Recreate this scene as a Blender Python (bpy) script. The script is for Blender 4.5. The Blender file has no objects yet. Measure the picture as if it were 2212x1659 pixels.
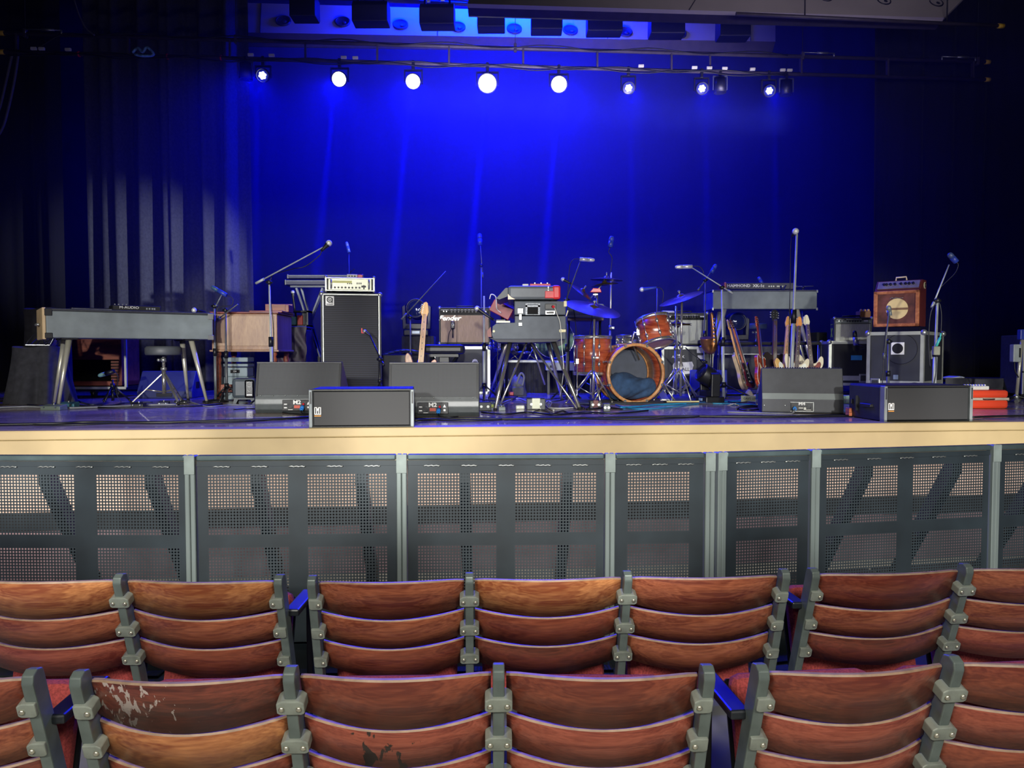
import bpy, bmesh, math, random
from mathutils import Matrix, Vector
R=math.radians; V=Vector; PI=math.pi
sc=bpy.context.scene; COL=sc.collection
random.seed(7)
# ---------------------------------------------------------------- camera
W_,H_,F=2212,1659,1661.0
CX,CY=W_/2,H_/2
ZC=1.6; ZS=1.095; YH=765
PIT=math.atan((CY-YH)/F); c_,s_=math.cos(PIT),math.sin(PIT)
cam=bpy.data.cameras.new('camera'); co=bpy.data.objects.new('camera',cam); COL.objects.link(co)
cam.sensor_fit='HORIZONTAL'; cam.sensor_width=36; cam.lens=36*F/W_; cam.clip_start=.05
co.location=(0,0,ZC); co.rotation_euler=(PI/2-PIT,0,0); sc.camera=co
def ray(px,py):
    a=(px-CX)/F; b=(CY-py)/F
    return V((a,c_+b*s_,-s_+b*c_))
def at(px,py,Y):                      # point seen at a pixel, standing at depth Y
    d=ray(px,py); return V((0,0,ZC))+d*(Y/d.y)
def onz(px,py,z=ZS):                  # point seen at a pixel, lying on height z
    d=ray(px,py); return V((0,0,ZC))+d*((z-ZC)/d.z)
def proj(p):
    dz=p[2]-ZC; D=p[1]*c_-dz*s_; v=p[1]*s_+dz*c_
    return CX+F*p[0]/D, CY-F*v/D, D
def xat(px,Y,z):
    D=Y*c_-(z-ZC)*s_; return V(((px-CX)/F*D,Y,z))
# ---------------------------------------------------------------- materials
def lin(c):
    if isinstance(c,str): c=[int(c[i:i+2],16) for i in (0,2,4)]
    o=[]
    for v in c[:3]:
        v/=255.; o.append(v/12.92 if v<=.04045 else ((v+.055)/1.055)**2.4)
    return o
_m={}
def nodes(name):
    m=bpy.data.materials.new(name); m.use_nodes=True; nt=m.node_tree
    return m,nt,nt.nodes['Principled BSDF']
def ramp(nt,fac,c1,c2,p1=.3,p2=.7):
    r=nt.nodes.new('ShaderNodeValToRGB'); e=r.color_ramp.elements
    e[0].position=p1; e[1].position=p2; e[0].color=(*c1,1); e[1].color=(*c2,1)
    nt.links.new(fac,r.inputs[0]); return r.outputs[0]
def tex(nt,scale,stretch=(1,1,1),detail=3,dist=0,kind='Object'):
    tc=nt.nodes.new('ShaderNodeTexCoord'); mp=nt.nodes.new('ShaderNodeMapping'); n=nt.nodes.new('ShaderNodeTexNoise')
    mp.inputs['Scale'].default_value=stretch
    n.inputs['Scale'].default_value=scale; n.inputs['Detail'].default_value=detail; n.inputs['Distortion'].default_value=dist
    nt.links.new(tc.outputs[kind],mp.inputs[0]); nt.links.new(mp.outputs[0],n.inputs['Vector']); return n.outputs['Fac'],mp.outputs[0]
def bump(nt,b,fac,st,dist=.01):
    bp=nt.nodes.new('ShaderNodeBump'); bp.inputs['Strength'].default_value=st; bp.inputs['Distance'].default_value=dist
    nt.links.new(fac,bp.inputs['Height']); nt.links.new(bp.outputs[0],b.inputs['Normal'])
def mat(name,col,rough=.5,metal=0,var=.18,scale=9,bmp=0,stretch=(1,1,1),spec=.5,coat=0,sheen=0):
    if name in _m: return _m[name]
    m,nt,b=nodes(name); c=lin(col)
    f,_=tex(nt,scale,stretch)
    nt.links.new(ramp(nt,f,[v*(1-var) for v in c],[min(1,v*(1+var)) for v in c]),b.inputs['Base Color'])
    b.inputs['Roughness'].default_value=rough; b.inputs['Metallic'].default_value=metal
    b.inputs['Specular IOR Level'].default_value=spec; b.inputs['Coat Weight'].default_value=coat
    if sheen: b.inputs['Sheen Weight'].default_value=sheen
    if bmp: bump(nt,b,f,bmp)
    m.diffuse_color=(*c,1); _m[name]=m; return m
def wood(name,c1,c2,scale=6,stretch=(.25,3,3),rough=.35,coat=.15,spots=None,bands=True,spec=.5):
    if name in _m: return _m[name]
    m,nt,b=nodes(name); N=nt.nodes.new; L=nt.links.new
    f,vec=tex(nt,scale,stretch,2,.8)
    w=N('ShaderNodeTexNoise'); w.inputs['Scale'].default_value=scale*11; w.inputs['Detail'].default_value=3
    L(vec,w.inputs['Vector'])
    # growth rings: contour lines of the low noise
    mu=N('ShaderNodeMath'); mu.operation='MULTIPLY'; mu.inputs[1].default_value=55; L(f,mu.inputs[0])
    sn=N('ShaderNodeMath'); sn.operation='SINE'; L(mu.outputs[0],sn.inputs[0])
    a1=N('ShaderNodeMath'); a1.operation='MULTIPLY_ADD'; a1.inputs[1].default_value=.07 if bands else .03; L(sn.outputs[0],a1.inputs[0]); L(f,a1.inputs[2])
    a2=N('ShaderNodeMath'); a2.operation='MULTIPLY_ADD'; a2.inputs[1].default_value=.55; L(w.outputs['Fac'],a2.inputs[0]); L(a1.outputs[0],a2.inputs[2])
    col=ramp(nt,a2.outputs[0],lin(c1),lin(c2),.55,1.0)
    if spots:
        tc=N('ShaderNodeTexCoord'); d=N('ShaderNodeVectorMath'); d.operation='DISTANCE'; d.inputs[1].default_value=spots[:3]
        L(tc.outputs['Object'],d.inputs[0]); n2,_=tex(nt,spots[5] if len(spots)>5 else 26,(1.4,1,.6),5,.4)
        k=N('ShaderNodeMath'); k.operation='MULTIPLY_ADD'; k.inputs[1].default_value=-(spots[6] if len(spots)>6 else .42); L(n2,k.inputs[0]); L(d.outputs['Value'],k.inputs[2])
        ko=N('ShaderNodeMath'); ko.inputs[1].default_value=.5; L(k.outputs[0],ko.inputs[0])
        mk=ramp(nt,ko.outputs[0],(1,1,1),(0,0,0),.5+spots[3]-.006,.5+spots[3]+.004)
        mx=N('ShaderNodeMix'); mx.data_type='RGBA'; L(mk,mx.inputs['Factor']); L(col,mx.inputs['A']); mx.inputs['B'].default_value=(*(lin(spots[4]) if len(spots)>4 else (.03,.016,.012)),1); col=mx.outputs['Result']
    L(col,b.inputs['Base Color']); b.inputs['Roughness'].default_value=rough; b.inputs['Coat Weight'].default_value=coat; b.inputs['Coat Roughness'].default_value=.25
    b.inputs['Specular IOR Level'].default_value=spec
    bump(nt,b,a2.outputs[0],.08); _m[name]=m; return m
def dots(name,base,hole,pitch,rad,see=False,rough=.5,metal=0):
    """regular grid of round holes in the object's x/z plane"""
    if name in _m: return _m[name]
    m,nt,b=nodes(name); N=nt.nodes.new; L=nt.links.new
    tc=N('ShaderNodeTexCoord'); sp=N('ShaderNodeSeparateXYZ'); L(tc.outputs['Object'],sp.inputs[0]); sq=[]
    for ax in ('X','Z'):
        d=N('ShaderNodeMath'); d.operation='DIVIDE'; d.inputs[1].default_value=pitch; L(sp.outputs[ax],d.inputs[0])
        fr=N('ShaderNodeMath'); fr.operation='FRACT'; L(d.outputs[0],fr.inputs[0])
        su=N('ShaderNodeMath'); su.operation='SUBTRACT'; su.inputs[1].default_value=.5; L(fr.outputs[0],su.inputs[0])
        mu=N('ShaderNodeMath'); mu.operation='MULTIPLY'; L(su.outputs[0],mu.inputs[0]); L(su.outputs[0],mu.inputs[1]); sq.append(mu.outputs[0])
    ad=N('ShaderNodeMath'); L(sq[0],ad.inputs[0]); L(sq[1],ad.inputs[1])
    lt=N('ShaderNodeMath'); lt.operation='LESS_THAN'; lt.inputs[1].default_value=rad*rad; L(ad.outputs[0],lt.inputs[0])
    b.inputs['Roughness'].default_value=rough; b.inputs['Metallic'].default_value=metal
    if see:
        f,_=tex(nt,6); L(ramp(nt,f,[v*.8 for v in lin(base)],[v*1.2 for v in lin(base)]),b.inputs['Base Color'])
        t=N('ShaderNodeBsdfTransparent'); mx=N('ShaderNodeMixShader'); L(lt.outputs[0],mx.inputs[0]); L(b.outputs[0],mx.inputs[1]); L(t.outputs[0],mx.inputs[2])
        L(mx.outputs[0],nt.nodes['Material Output'].inputs['Surface'])
    else:
        mx=N('ShaderNodeMix'); mx.data_type='RGBA'; L(lt.outputs[0],mx.inputs['Factor'])
        mx.inputs['A'].default_value=(*lin(base),1); mx.inputs['B'].default_value=(*lin(hole),1); L(mx.outputs['Result'],b.inputs['Base Color'])
    _m[name]=m; return m
def glow(name,col,st):
    if name in _m: return _m[name]
    m,nt,b=nodes(name); f,_=tex(nt,4); c=lin(col)
    L=nt.links.new; L(ramp(nt,f,[v*.95 for v in c],c),b.inputs['Emission Color']); b.inputs['Emission Strength'].default_value=st
    _m[name]=m; return m
def glass(name,col,rough=.05):
    if name in _m: return _m[name]
    m,nt,b=nodes(name); b.inputs['Base Color'].default_value=(*lin(col),1); b.inputs['Transmission Weight'].default_value=.9; b.inputs['Roughness'].default_value=rough; b.inputs['IOR'].default_value=1.3
    f,_=tex(nt,30); bump(nt,b,f,.1); _m[name]=m; return m
CHROME=mat("chrome","e2e0d4",.2,.9,.05); STEEL=mat("dull steel","a9aca8",.38,.8,.1); ALU=mat("aluminium trim","c4c8ba",.42,.6,.12)
BLK=mat('black tolex','2a2c30',.6,0,.3,40,.15); BLKM=mat('black painted metal','17181b',.42,.2,.25); BLKP=mat('black plastic','141519',.45,0,.2)
DARK=mat('dark cavity','050507',.9); CABLE=mat('black rubber cable','0c0d10',.5); GREYM=mat('grey metal','6d7476',.45,.3,.15)
IRON=mat('grey painted cast iron','646f6b',.4,.2,.22,14,.12); IRONT=mat('worn top iron','8a9187',.45,.2,.25,20,.1)
SCREW=mat('screw head','c9c7b4',.3,.8,.1); WHITE=mat('white plastic','d6d6cc',.5); CREAM=mat('cream plastic','d8cfa0',.45)
GREY=mat('grey tolex','6f7878',.62,0,.16,7,.1); REDP=mat('red lacquer','c01c26',.35,0,.15); INK=mat('white lettering','e8e8e4',.6,0,.02)
GOLD=mat('gold lettering','c9b88a',.4,.3,.1); ORANGE=mat('orange lettering','d98a2a',.5,0,.05); RUB=mat('black rubber','0d0d0f',.8)
BRONZE=mat('bronze cymbal','8d7656',.3,.85,.15,40,.05,(1,1,.1)); BLUEP=mat('blue connector','2f7fd0',.4); YELLOW=mat('yellow cap','d9b02c',.5)
FLT=mat('black felt cloth','2b2b30',.95,0,.3,18,.2,sheen=.02)
# ---------------------------------------------------------------- geometry
class MB:
    def __init__(s): s.bm=bmesh.new()
    def _n(s,fn,M=None):
        k=len(s.bm.verts); fn(); s.bm.verts.ensure_lookup_table()
        vs=s.bm.verts[k:]
        if M is not None: bmesh.ops.transform(s.bm,matrix=M,verts=vs)
        return vs
    def box(s,x0,y0,z0,x1,y1,z1,b=0,M=None):
        t=bmesh.new(); bmesh.ops.create_cube(t,size=1)
        for v in t.verts: v.co=V(((x0+x1)/2+v.co.x*(x1-x0),(y0+y1)/2+v.co.y*(y1-y0),(z0+z1)/2+v.co.z*(z1-z0)))
        if b: bmesh.ops.bevel(t,geom=list(t.edges),offset=b,segments=2 if b>.006 else 1,affect='EDGES',profile=.5)
        s.add(t,M); return s
    def add(s,t,M=None):
        if M is not None: bmesh.ops.transform(t,matrix=M,verts=t.verts)
        bmesh.ops.recalc_face_normals(t,faces=t.faces)
        mp={}
        for v in t.verts: mp[v]=s.bm.verts.new(v.co)
        for f in t.faces:
            try:
                g=s.bm.faces.new([mp[v] for v in f.verts]); g.smooth=f.smooth; g.material_index=f.material_index
            except ValueError: pass
        t.free()
    def tube(s,pts,r,n=8,r2=None,cap=True,M=None,closed=False):
        pts=[V(p) for p in pts]; t=bmesh.new(); rings=[]; N=len(pts); up=None
        for i,p in enumerate(pts):
            if closed: d=(pts[(i+1)%N]-pts[i-1])
            else: d=(pts[min(i+1,N-1)]-pts[max(i-1,0)])
            d=d.normalized() if d.length>1e-9 else V((0,0,1))
            if up is None: up=V((0,0,1)) if abs(d.z)<.9 else V((1,0,0))
            a=d.cross(up)
            if a.length<1e-5: a=d.cross(V((0,1,.3)))
            a.normalize(); b=a.cross(d).normalized(); up=b
            rr=r if r2 is None else r+(r2-r)*i/(N-1)
            if isinstance(r,(list,tuple)): rr=r[i]
            rings.append([t.verts.new(p+(a*math.cos(2*PI*k/n)+b*math.sin(2*PI*k/n))*rr) for k in range(n)])
        for i in range(N if closed else N-1):
            q=rings[(i+1)%N]
            for k in range(n):
                f=t.faces.new([rings[i][k],rings[i][(k+1)%n],q[(k+1)%n],q[k]]); f.smooth=True
        if cap and not closed:
            t.faces.new(rings[0][::-1]); t.faces.new(rings[-1])
        s.add(t,M); return s
    def cyl(s,p,q,r,r2=None,n=16,M=None): return s.tube([p,q],r,n,r2,True,M)
    def sph(s,c,r,sc_=(1,1,1),n=14,M=None):
        t=bmesh.new(); bmesh.ops.create_uvsphere(t,u_segments=n,v_segments=max(6,n//2),radius=r)
        for v in t.verts: v.co=V((c[0]+v.co.x*sc_[0],c[1]+v.co.y*sc_[1],c[2]+v.co.z*sc_[2]))
        for f in t.faces: f.smooth=True
        s.add(t,M); return s
    def lathe(s,prof,n=28,M=None,a0=0,a1=2*PI):
        t=bmesh.new(); full=abs(a1-a0-2*PI)<1e-6; rings=[]
        m=n if full else n+1
        for r,z in prof: rings.append([t.verts.new((r*math.cos(a0+(a1-a0)*k/n),r*math.sin(a0+(a1-a0)*k/n),z)) for k in range(m)])
        for i in range(len(prof)-1):
            for k in range(n):
                k2=(k+1)%m
                f=t.faces.new([rings[i][k],rings[i][k2],rings[i+1][k2],rings[i+1][k]]); f.smooth=True
        bmesh.ops.remove_doubles(t,verts=t.verts,dist=1e-6)
        s.add(t,M); return s
    def prism(s,poly,y0,y1,b=0,M=None,ax='y'):
        """polygon in x/z pulled along y (ax='x': polygon in y/z pulled along x)"""
        t=bmesh.new()
        mk=(lambda p,k:(p[0],k,p[1])) if ax=='y' else (lambda p,k:(k,p[0],p[1]))
        A=[t.verts.new(mk(p,y0)) for p in poly]; B=[t.verts.new(mk(p,y1)) for p in poly]; n=len(poly)
        t.faces.new(A); t.faces.new(B[::-1])
        for i in range(n): t.faces.new([A[i],B[i],B[(i+1)%n],A[(i+1)%n]])
        bmesh.ops.recalc_face_normals(t,faces=t.faces)
        if b: bmesh.ops.bevel(t,geom=list(t.edges),offset=b,segments=2,affect='EDGES',profile=.5)
        s.add(t,M); return s
    def grid(s,fn,nu,nv,M=None,smooth=True,closed=False):
        t=bmesh.new(); g=[[t.verts.new(fn(i/nu,j/nv)) for j in range(nv+1)] for i in range(nu if closed else nu+1)]
        for i in range(nu):
            for j in range(nv):
                i2=(i+1)%nu if closed else i+1
                f=t.faces.new([g[i][j],g[i2][j],g[i2][j+1],g[i][j+1]]); f.smooth=smooth
        if M is not None: bmesh.ops.transform(t,matrix=M,verts=t.verts)
        mp={v:s.bm.verts.new(v.co) for v in t.verts}
        for f in t.faces:
            h=s.bm.faces.new([mp[v] for v in f.verts]); h.smooth=smooth
        t.free(); return s
    def torus(s,c,Rr,r,n=36,k=8,M=None,ax='y'):
        pts=[]
        for i in range(n):
            a=2*PI*i/n; u,v=Rr*math.cos(a),Rr*math.sin(a)
            pts.append(V(c)+(V((u,0,v)) if ax=='y' else V((u,v,0)) if ax=='z' else V((0,u,v))))
        return s.tube(pts,r,k,closed=True,M=M)
    def link(s,name,mats,parent=None,loc=None):
        me=bpy.data.meshes.new(name); s.bm.to_mesh(me); s.bm.free()
        for m in (mats if isinstance(mats,(list,tuple)) else [mats]): me.materials.append(m)
        o=bpy.data.objects.new(name,me); COL.objects.link(o)
        if parent is not None: o.parent=parent
        if loc is not None: o.location=loc
        return o
class Part(MB):
    def __init__(s,name,m,parent,label=None,stuff=False):
        super().__init__(); s.a=(name,m,parent); s.lab=label; s.stuff=stuff
    def __enter__(s): return s
    def __exit__(s,*e):
        if e[0]: return False
        s.ob=s.link(*s.a)
        if s.lab: s.ob['label']=s.lab
        if s.stuff: s.ob['kind']='stuff'
def tag(o,label,cat,group=None,kind=None):
    if label: o['label']=label
    if cat: o['category']=cat
    if group: o['group']=group
    if kind: o['kind']=kind
    return o
class T:
    """a thing: an Empty at its base with parts as children. px,Y,z place the base; U/W turn pixels into metres from it"""
    def __init__(s,name,label,cat,px=None,Y=None,z=ZS,rz=0,group=None,loc=None,py=None):
        if loc is None: loc=onz(px,py,z) if py is not None else xat(px,Y,z)
        s.loc=V(loc); s.px,s.pb,D=proj(s.loc); s.s=D/F; s.z=s.loc.z
        s.r=bpy.data.objects.new(name,None); COL.objects.link(s.r); s.r.location=s.loc; s.r.rotation_euler=(0,0,R(rz)); s.r.empty_display_size=.1
        s.rz=R(rz); tag(s.r,label,cat,group)
    def U(s,px): return (px-s.px)*s.s
    def W(s,py): return (s.pb-py)*s.s
    def __call__(s,name,m,parent=None,label=None,stuff=False): return Part(name,m,parent or s.r,label,stuff)
    def top(s,x,y,z):
        p=V((x,y,0)); p.rotate(Matrix.Rotation(s.rz,3,'Z')); return s.loc+p+V((0,0,z))
    def lc(s,w):                       # world point -> local
        p=V(w)-s.loc; p.rotate(Matrix.Rotation(-s.rz,3,'Z')); return p
    def text(s,txt,size,x,y,z,m=None,name='lettering',parent=None,shear=0,rz=0,al='CENTER',bold=0,sx=1):
        cu=bpy.data.curves.new(name,'FONT'); cu.body=txt; cu.size=size; cu.align_x=al; cu.align_y='CENTER'; cu.extrude=.0008; cu.shear=shear; cu.offset=bold; cu.resolution_u=2
        t=bpy.data.objects.new(name,cu); COL.objects.link(t); bpy.context.view_layer.update()
        me=bpy.data.meshes.new_from_object(t.evaluated_get(bpy.context.evaluated_depsgraph_get())); bpy.data.objects.remove(t); bpy.data.curves.remove(cu)
        me.transform(Matrix.Scale(sx,4,(1,0,0))); me.materials.clear(); me.materials.append(m or INK)
        o=bpy.data.objects.new(name,me); COL.objects.link(o); o.parent=parent or s.r; o.location=(x,y,z); o.rotation_euler=(PI/2,0,rz); return o
def one(name,label,cat,m,build,loc=(0,0,0),group=None,kind=None):
    b=MB(); build(b); o=b.link(name,m,None,loc); return tag(o,label,cat,group,kind)
def aim(p,q):
    """matrix: local +z along p->q, origin p"""
    d=(V(q)-V(p)).normalized(); return Matrix.Translation(V(p))@d.to_track_quat('Z','Y').to_matrix().to_4x4()
def curve(pts,n=6):
    """smooth polyline through points"""
    pts=[V(p) for p in pts]; out=[]
    for i in range(len(pts)-1):
        p0=pts[max(i-1,0)];p1=pts[i];p2=pts[i+1];p3=pts[min(i+2,len(pts)-1)]
        for k in range(n):
            t=k/n; out.append(.5*((2*p1)+(p2-p0)*t+(2*p0-5*p1+4*p2-p3)*t*t+(3*p1-p0-3*p2+p3)*t**3))
    out.append(pts[-1]); return out
# ================================================================ setting
TA=math.atan(.0966); LY=5.36          # the stage front runs at an angle to the camera
def lipY(x): return LY+.0966*x
def struct(name,m,build): b=MB(); build(b); o=b.link(name,m); o['kind']='structure'; return o
CONC=mat('grey concrete','a9a99c',.7,0,.12,3,.05)
struct('floor',CONC,lambda b:b.box(-9,-3,-.1,9,7,0))
def deckmat():
    m,nt,b=nodes('varnished stage boards'); L=nt.links.new; N=nt.nodes.new
    tc=N('ShaderNodeTexCoord'); br=N('ShaderNodeTexBrick'); br.inputs['Scale'].default_value=1; br.inputs['Brick Width'].default_value=1.6; br.inputs['Row Height'].default_value=.09; br.inputs['Mortar Size'].default_value=.003
    br.inputs['Color1'].default_value=(*lin('a8968a'),1); br.inputs['Color2'].default_value=(*lin('8f7d72'),1); br.inputs['Mortar'].default_value=(*lin('3a322c'),1)
    L(tc.outputs['Object'],br.inputs['Vector']); f,_=tex(nt,5,(.4,2,1)); mx=N('ShaderNodeMix'); mx.data_type='RGBA'; mx.blend_type='MULTIPLY'; mx.inputs['Factor'].default_value=.5
    L(br.outputs['Color'],mx.inputs['A']); L(ramp(nt,f,(.5,.5,.5),(1,1,1)),mx.inputs['B']); L(mx.outputs['Result'],b.inputs['Base Color'])
    r,_=tex(nt,2.5); L(ramp(nt,r,(.16,)*3,(.34,)*3),b.inputs['Roughness']); b.inputs['Coat Weight'].default_value=.3; return m
def deck(b):
    P=[(-9,lipY(-9)+.02),(9,lipY(9)+.02),(9,15.5),(-9,15.5)]
    t=bmesh.new(); A=[t.verts.new((x,y,ZS)) for x,y in P]; B=[t.verts.new((x,y,ZS-.12)) for x,y in P]
    t.faces.new(A); t.faces.new(B[::-1])
    for i in range(4): t.faces.new([A[i],B[i],B[(i+1)%4],A[(i+1)%4]])
    b.add(t)
struct('floor_stage',deckmat(),deck)
LIP=mat('cream painted timber','998760',.55,0,.06,5,.06)
ML=Matrix.Translation((0,LY,0))@Matrix.Rotation(TA,4,'Z')
struct('trim_1',LIP,lambda b:b.box(-9,-.015,ZS-.062,9,.13,ZS+.002,.008,M=ML))
struct('trim_2',LIP,lambda b:b.box(-9,.0,ZS-.25,9,.1,ZS-.064,.004,M=ML))
FASC=mat('pale stage front','d3b7a4',.8,0,.1,2)
struct('wall_front',FASC,lambda b:b.box(-9,.32,.49,9,.4,ZS-.13,M=ML))
struct('baseboard_front',mat('dark brown stage base','80686c',.8,0,.15,3),lambda b:(b.box(-9,.30,0,9,.4,.37,M=ML)))
struct('trim_3',mat('black stage ledge','08080a',.8),lambda b:(b.box(-9,.27,.37,9,.4,.49,M=ML)))
BACK=mat('black backdrop wall','050509',.95)
struct('wall_back',BACK,lambda b:b.box(-11,15.3,0,11,15.5,9))
struct('wall_left',BACK,lambda b:b.box(-10.4,4.6,0,-10.2,15.4,9))
struct('wall_right',BACK,lambda b:b.box(10.8,6.4,0,11,15.4,9))
# ---------------------------------------------------------------- curtains
VEL=mat('black velvet','0b0b10',.95,0,.3,30,.1,sheen=.03); VELG=mat('grey velvet','3c3d4a',.95,0,.25,30,.1)  # VELG is a lighter grey than VEL, for the pleated left curtain
BLUV=mat('blue lit backdrop cloth','0c0c34',.95,0,.2,20)  # black backdrop coloured blue to stand in for the blue light on it
def curtain(name,label,m,x0,x1,y0,y1,zt,amp,lam,seed,gather=0,zb=ZS+.01,nu=None):
    rnd=random.Random(seed); ph=[rnd.uniform(0,6.28) for _ in range(4)]
    def fn(u,v):
        x=x0+(x1-x0)*u; w=x/lam*2*PI
        a=amp*(math.sin(w+ph[0]+.8*math.sin(w*.37+ph[1]))+.45*math.sin(w*2.13+ph[2]+v)+.25*math.sin(w*.5+ph[3]))
        a*=(.55+.45*(1-v)); return (x+.05*math.sin(w*.7+ph[2])*(1-v),y0+(y1-y0)*u+a,zb+(zt-zb)*v)
    return one(name,label,'curtain',m,lambda b:b.grid(fn,nu or int(abs(x1-x0)/lam*14),10))
curtain('backdrop_curtain','wide dark backdrop curtain washed blue at the rear of the stage',BLUV,-8,8.6,14.6,14.9,8.5,.03,.9,1)
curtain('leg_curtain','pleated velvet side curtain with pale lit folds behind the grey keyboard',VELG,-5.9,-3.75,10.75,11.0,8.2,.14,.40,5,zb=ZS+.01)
curtain('leg_curtain','nearly black velvet side curtain at the far left edge of the stage',VEL,-8.7,-6.1,10.4,10.5,8.2,.09,.5,9)
curtain('leg_curtain','nearly black velvet side curtain behind the tall road case at the right',VEL,5.2,9.4,11.3,11.7,8.2,.09,.55,13)
# ---------------------------------------------------------------- perforated crowd barrier
PERF=dots('perforated black steel','2c353a','000000',.0165,.30,True,.5,.1); BARS=mat('black barrier steel','262f34',.5,.15,.35,3,.06); POST=mat('grey barrier post','7c8784',.5,.3,.12,4,.05,(3,3,.4))
RAIL=mat('shiny barrier rail','5f6f70',.3,.6,.15)
ZB=1.06
def bpt(px,py): return onz(px,py,ZB)
JO=[(-46,983),(413,983.5),(868,981),(1317,979.5),(1532,977.5),(1556,976.5),(1758,971),(2147,960.5),(2560,948)]
P_=[bpt(*j) for j in JO]
names={0:'leftmost black perforated crowd barrier, cut by the photo edge',1:'black perforated crowd barrier below the cream ledge, second from the left',2:'black perforated crowd barrier in the middle, left of the first narrow gate',3:'narrow single-panel perforated barrier left of the doubled grey post',5:'narrow single-panel perforated barrier right of the doubled grey post',6:'black perforated crowd barrier right of both narrow panels',7:'rightmost black perforated crowd barrier, cut by the photo edge'}
def barrier(i,lab):
    a,b=P_[i],P_[i+1]; d=b-a; Lg=V((d.x,d.y,0)).length; ang=math.degrees(math.atan2(d.y,d.x))
    o=T('crowd_barrier',lab,'barrier',loc=(a.x,a.y,0),rz=ang,group='perforated barriers in front of the stage')
    wide=Lg>.8
    with o('top_rail',RAIL) as m:
        m.box(.03,-.02,ZB-.03,Lg-.03,.03,ZB,.008)
    with o('hinge_strip',BARS) as m: m.box(.03,-.006,ZB-.06,Lg-.03,.0,ZB-.032)
    n=5 if wide else 3
    for k in range(n):
        x=.06+(Lg-.12)*(k+.5)/n
        with o('weld_bead',STEEL) as m: m.tube([(x-.045+j*.009,-.008+.0015*(j%2),ZB-.064+.002*(j%3)) for j in range(11)],.0035,6)
    xs=[(.075,Lg/2-.055),(Lg/2+.055,Lg-.075)] if wide else [(.10,Lg-.10)]
    zs=[(.63,.955),(.24,.555)]; p_=.0165; rq=lambda q:(round(q[0]/p_)*p_,round(q[1]/p_)*p_); xs=[rq(q) for q in xs]; zs=[rq(q) for q in zs]
    # solid sheet around the perforated fields
    with o('sheet',BARS) as m:
        e=[.03]+[v for q in xs for v in q]+[Lg-.03]
        for k in range(0,len(e),2): m.box(e[k],0,.04,e[k+1],.004,ZB-.06)
        for q in xs:
            m.box(q[0],0,.04,q[1],.004,zs[1][0]); m.box(q[0],0,zs[1][1],q[1],.004,zs[0][0]); m.box(q[0],0,zs[0][1],q[1],.004,ZB-.06)
    for q in xs:
        for z in zs:
            p=.0165; x0,x1=round(q[0]/p)*p,round(q[1]/p)*p; z0,z1=round(z[0]/p)*p,round(z[1]/p)*p
            with o('perforated_field',PERF) as m: m.grid(lambda u,v:(x0+(x1-x0)*u,.001,z0+(z1-z0)*v),1,1,smooth=False)
    for x in ([.30*Lg,.80*Lg] if wide else []):
        with o('brace',BARS) as m: m.prism([(.01,.98),(.06,.98),(.62,.06),(.56,.02),(.01,.9)],x-.03,x+.03,ax='x')
    with o('step',BARS) as m: m.box(.04,.08,.14,Lg-.04,.50,.17); m.box(.04,.45,.0,Lg-.04,.50,.14)
    with o('base_plate',BARS) as m: m.box(.03,-.35,.0,Lg-.03,1.1 if wide else .5,.012)
for i,l in names.items(): barrier(i,l)
pn={1:'grey barrier post leftmost of the row',2:'grey barrier post second from the left, near the speaker with the orange logo',3:'grey barrier post with torn tape left of the first narrow panel',4:'grey crumpled barrier post, left half of the doubled post',5:'grey barrier post, right half of the doubled post',6:'grey barrier post right of the second narrow panel',7:'grey barrier post nearest the right edge'}
for i,l in pn.items():
    a=P_[i]; o=T('barrier_post',l,'post',loc=(a.x,a.y-.0,0),rz=math.degrees(math.atan2(P_[i].y-P_[i-1].y,P_[i].x-P_[i-1].x)),group='grey posts between barrier panels')
    with o('post',POST) as m: m.box(-.027,-.028,0,-.001,.03,ZB-.0,.004); m.box(.001,-.026,0,.027,.03,ZB-.0,.004)
    with o('tape_wrap',mat('grey tape','7e8985',.6,0,.15,12,.3)) as m: m.box(-.028,-.031,ZB-.1,.028,-.026,ZB+.003,.002)
# ================================================================ theatre seats
LEAN=R(18); DN=V((0,math.sin(LEAN),-math.cos(LEAN))); BK=V((0,-math.cos(LEAN),-math.sin(LEAN)))
HT=.83; BUL=.062
EDGE=mat('worn pale slat edge','9c8169',.5,0,.25,25)
WD=[wood('mahogany slat a','6e3424','ac6546'),wood('mahogany slat b','642c20','965038',5),wood('orange oak slat','824428','c48452',5),wood('dark mahogany slat','4c261e','7e4030',6),wood('red mahogany slat','6e2e22','9e5440',7)]
RED=mat('red woven upholstery','9a3f3c',.95,0,.35,160,.25)
def slat(o,L,v0,v1,crown,m,flat=False):
    th=.013; e=.019
    def pt(t,v,back):
        q=1-(2*t-1)**2
        return V((-L/2+e+(L-2*e)*t,0,HT))+DN*v+BK*(BUL*q-.004+(th if back else 0))
    with o('back_slat',[m,EDGE]) as b:
        n=16; g={}
        for i in range(n+1):
            t=i/n; q=1-(2*t-1)**2
            a0=v0-crown*q**.8
            if not crown: a0=v0-.004*q
            a1=v1+.011*q
            for k,(v,bk) in enumerate([(a0+.002,0),(a0,1),(a0+.004,1),(a1,1),(a1,0)]):
                p=pt(t,v,bk)
                if k==1: p=p-BK*.004
                g[i,k]=b.bm.verts.new(p)
        for i in range(n):
            for k in range(5):
                f=b.bm.faces.new([g[i,k],g[i+1,k],g[i+1,(k+1)%5],g[i,(k+1)%5]]); f.material_index=1 if k in(0,1) else 0; f.smooth=k>1
        for i in (0,n): b.bm.faces.new([g[i,k] for k in range(5)])
        bmesh.ops.recalc_face_normals(b.bm,faces=b.bm.faces)
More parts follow.
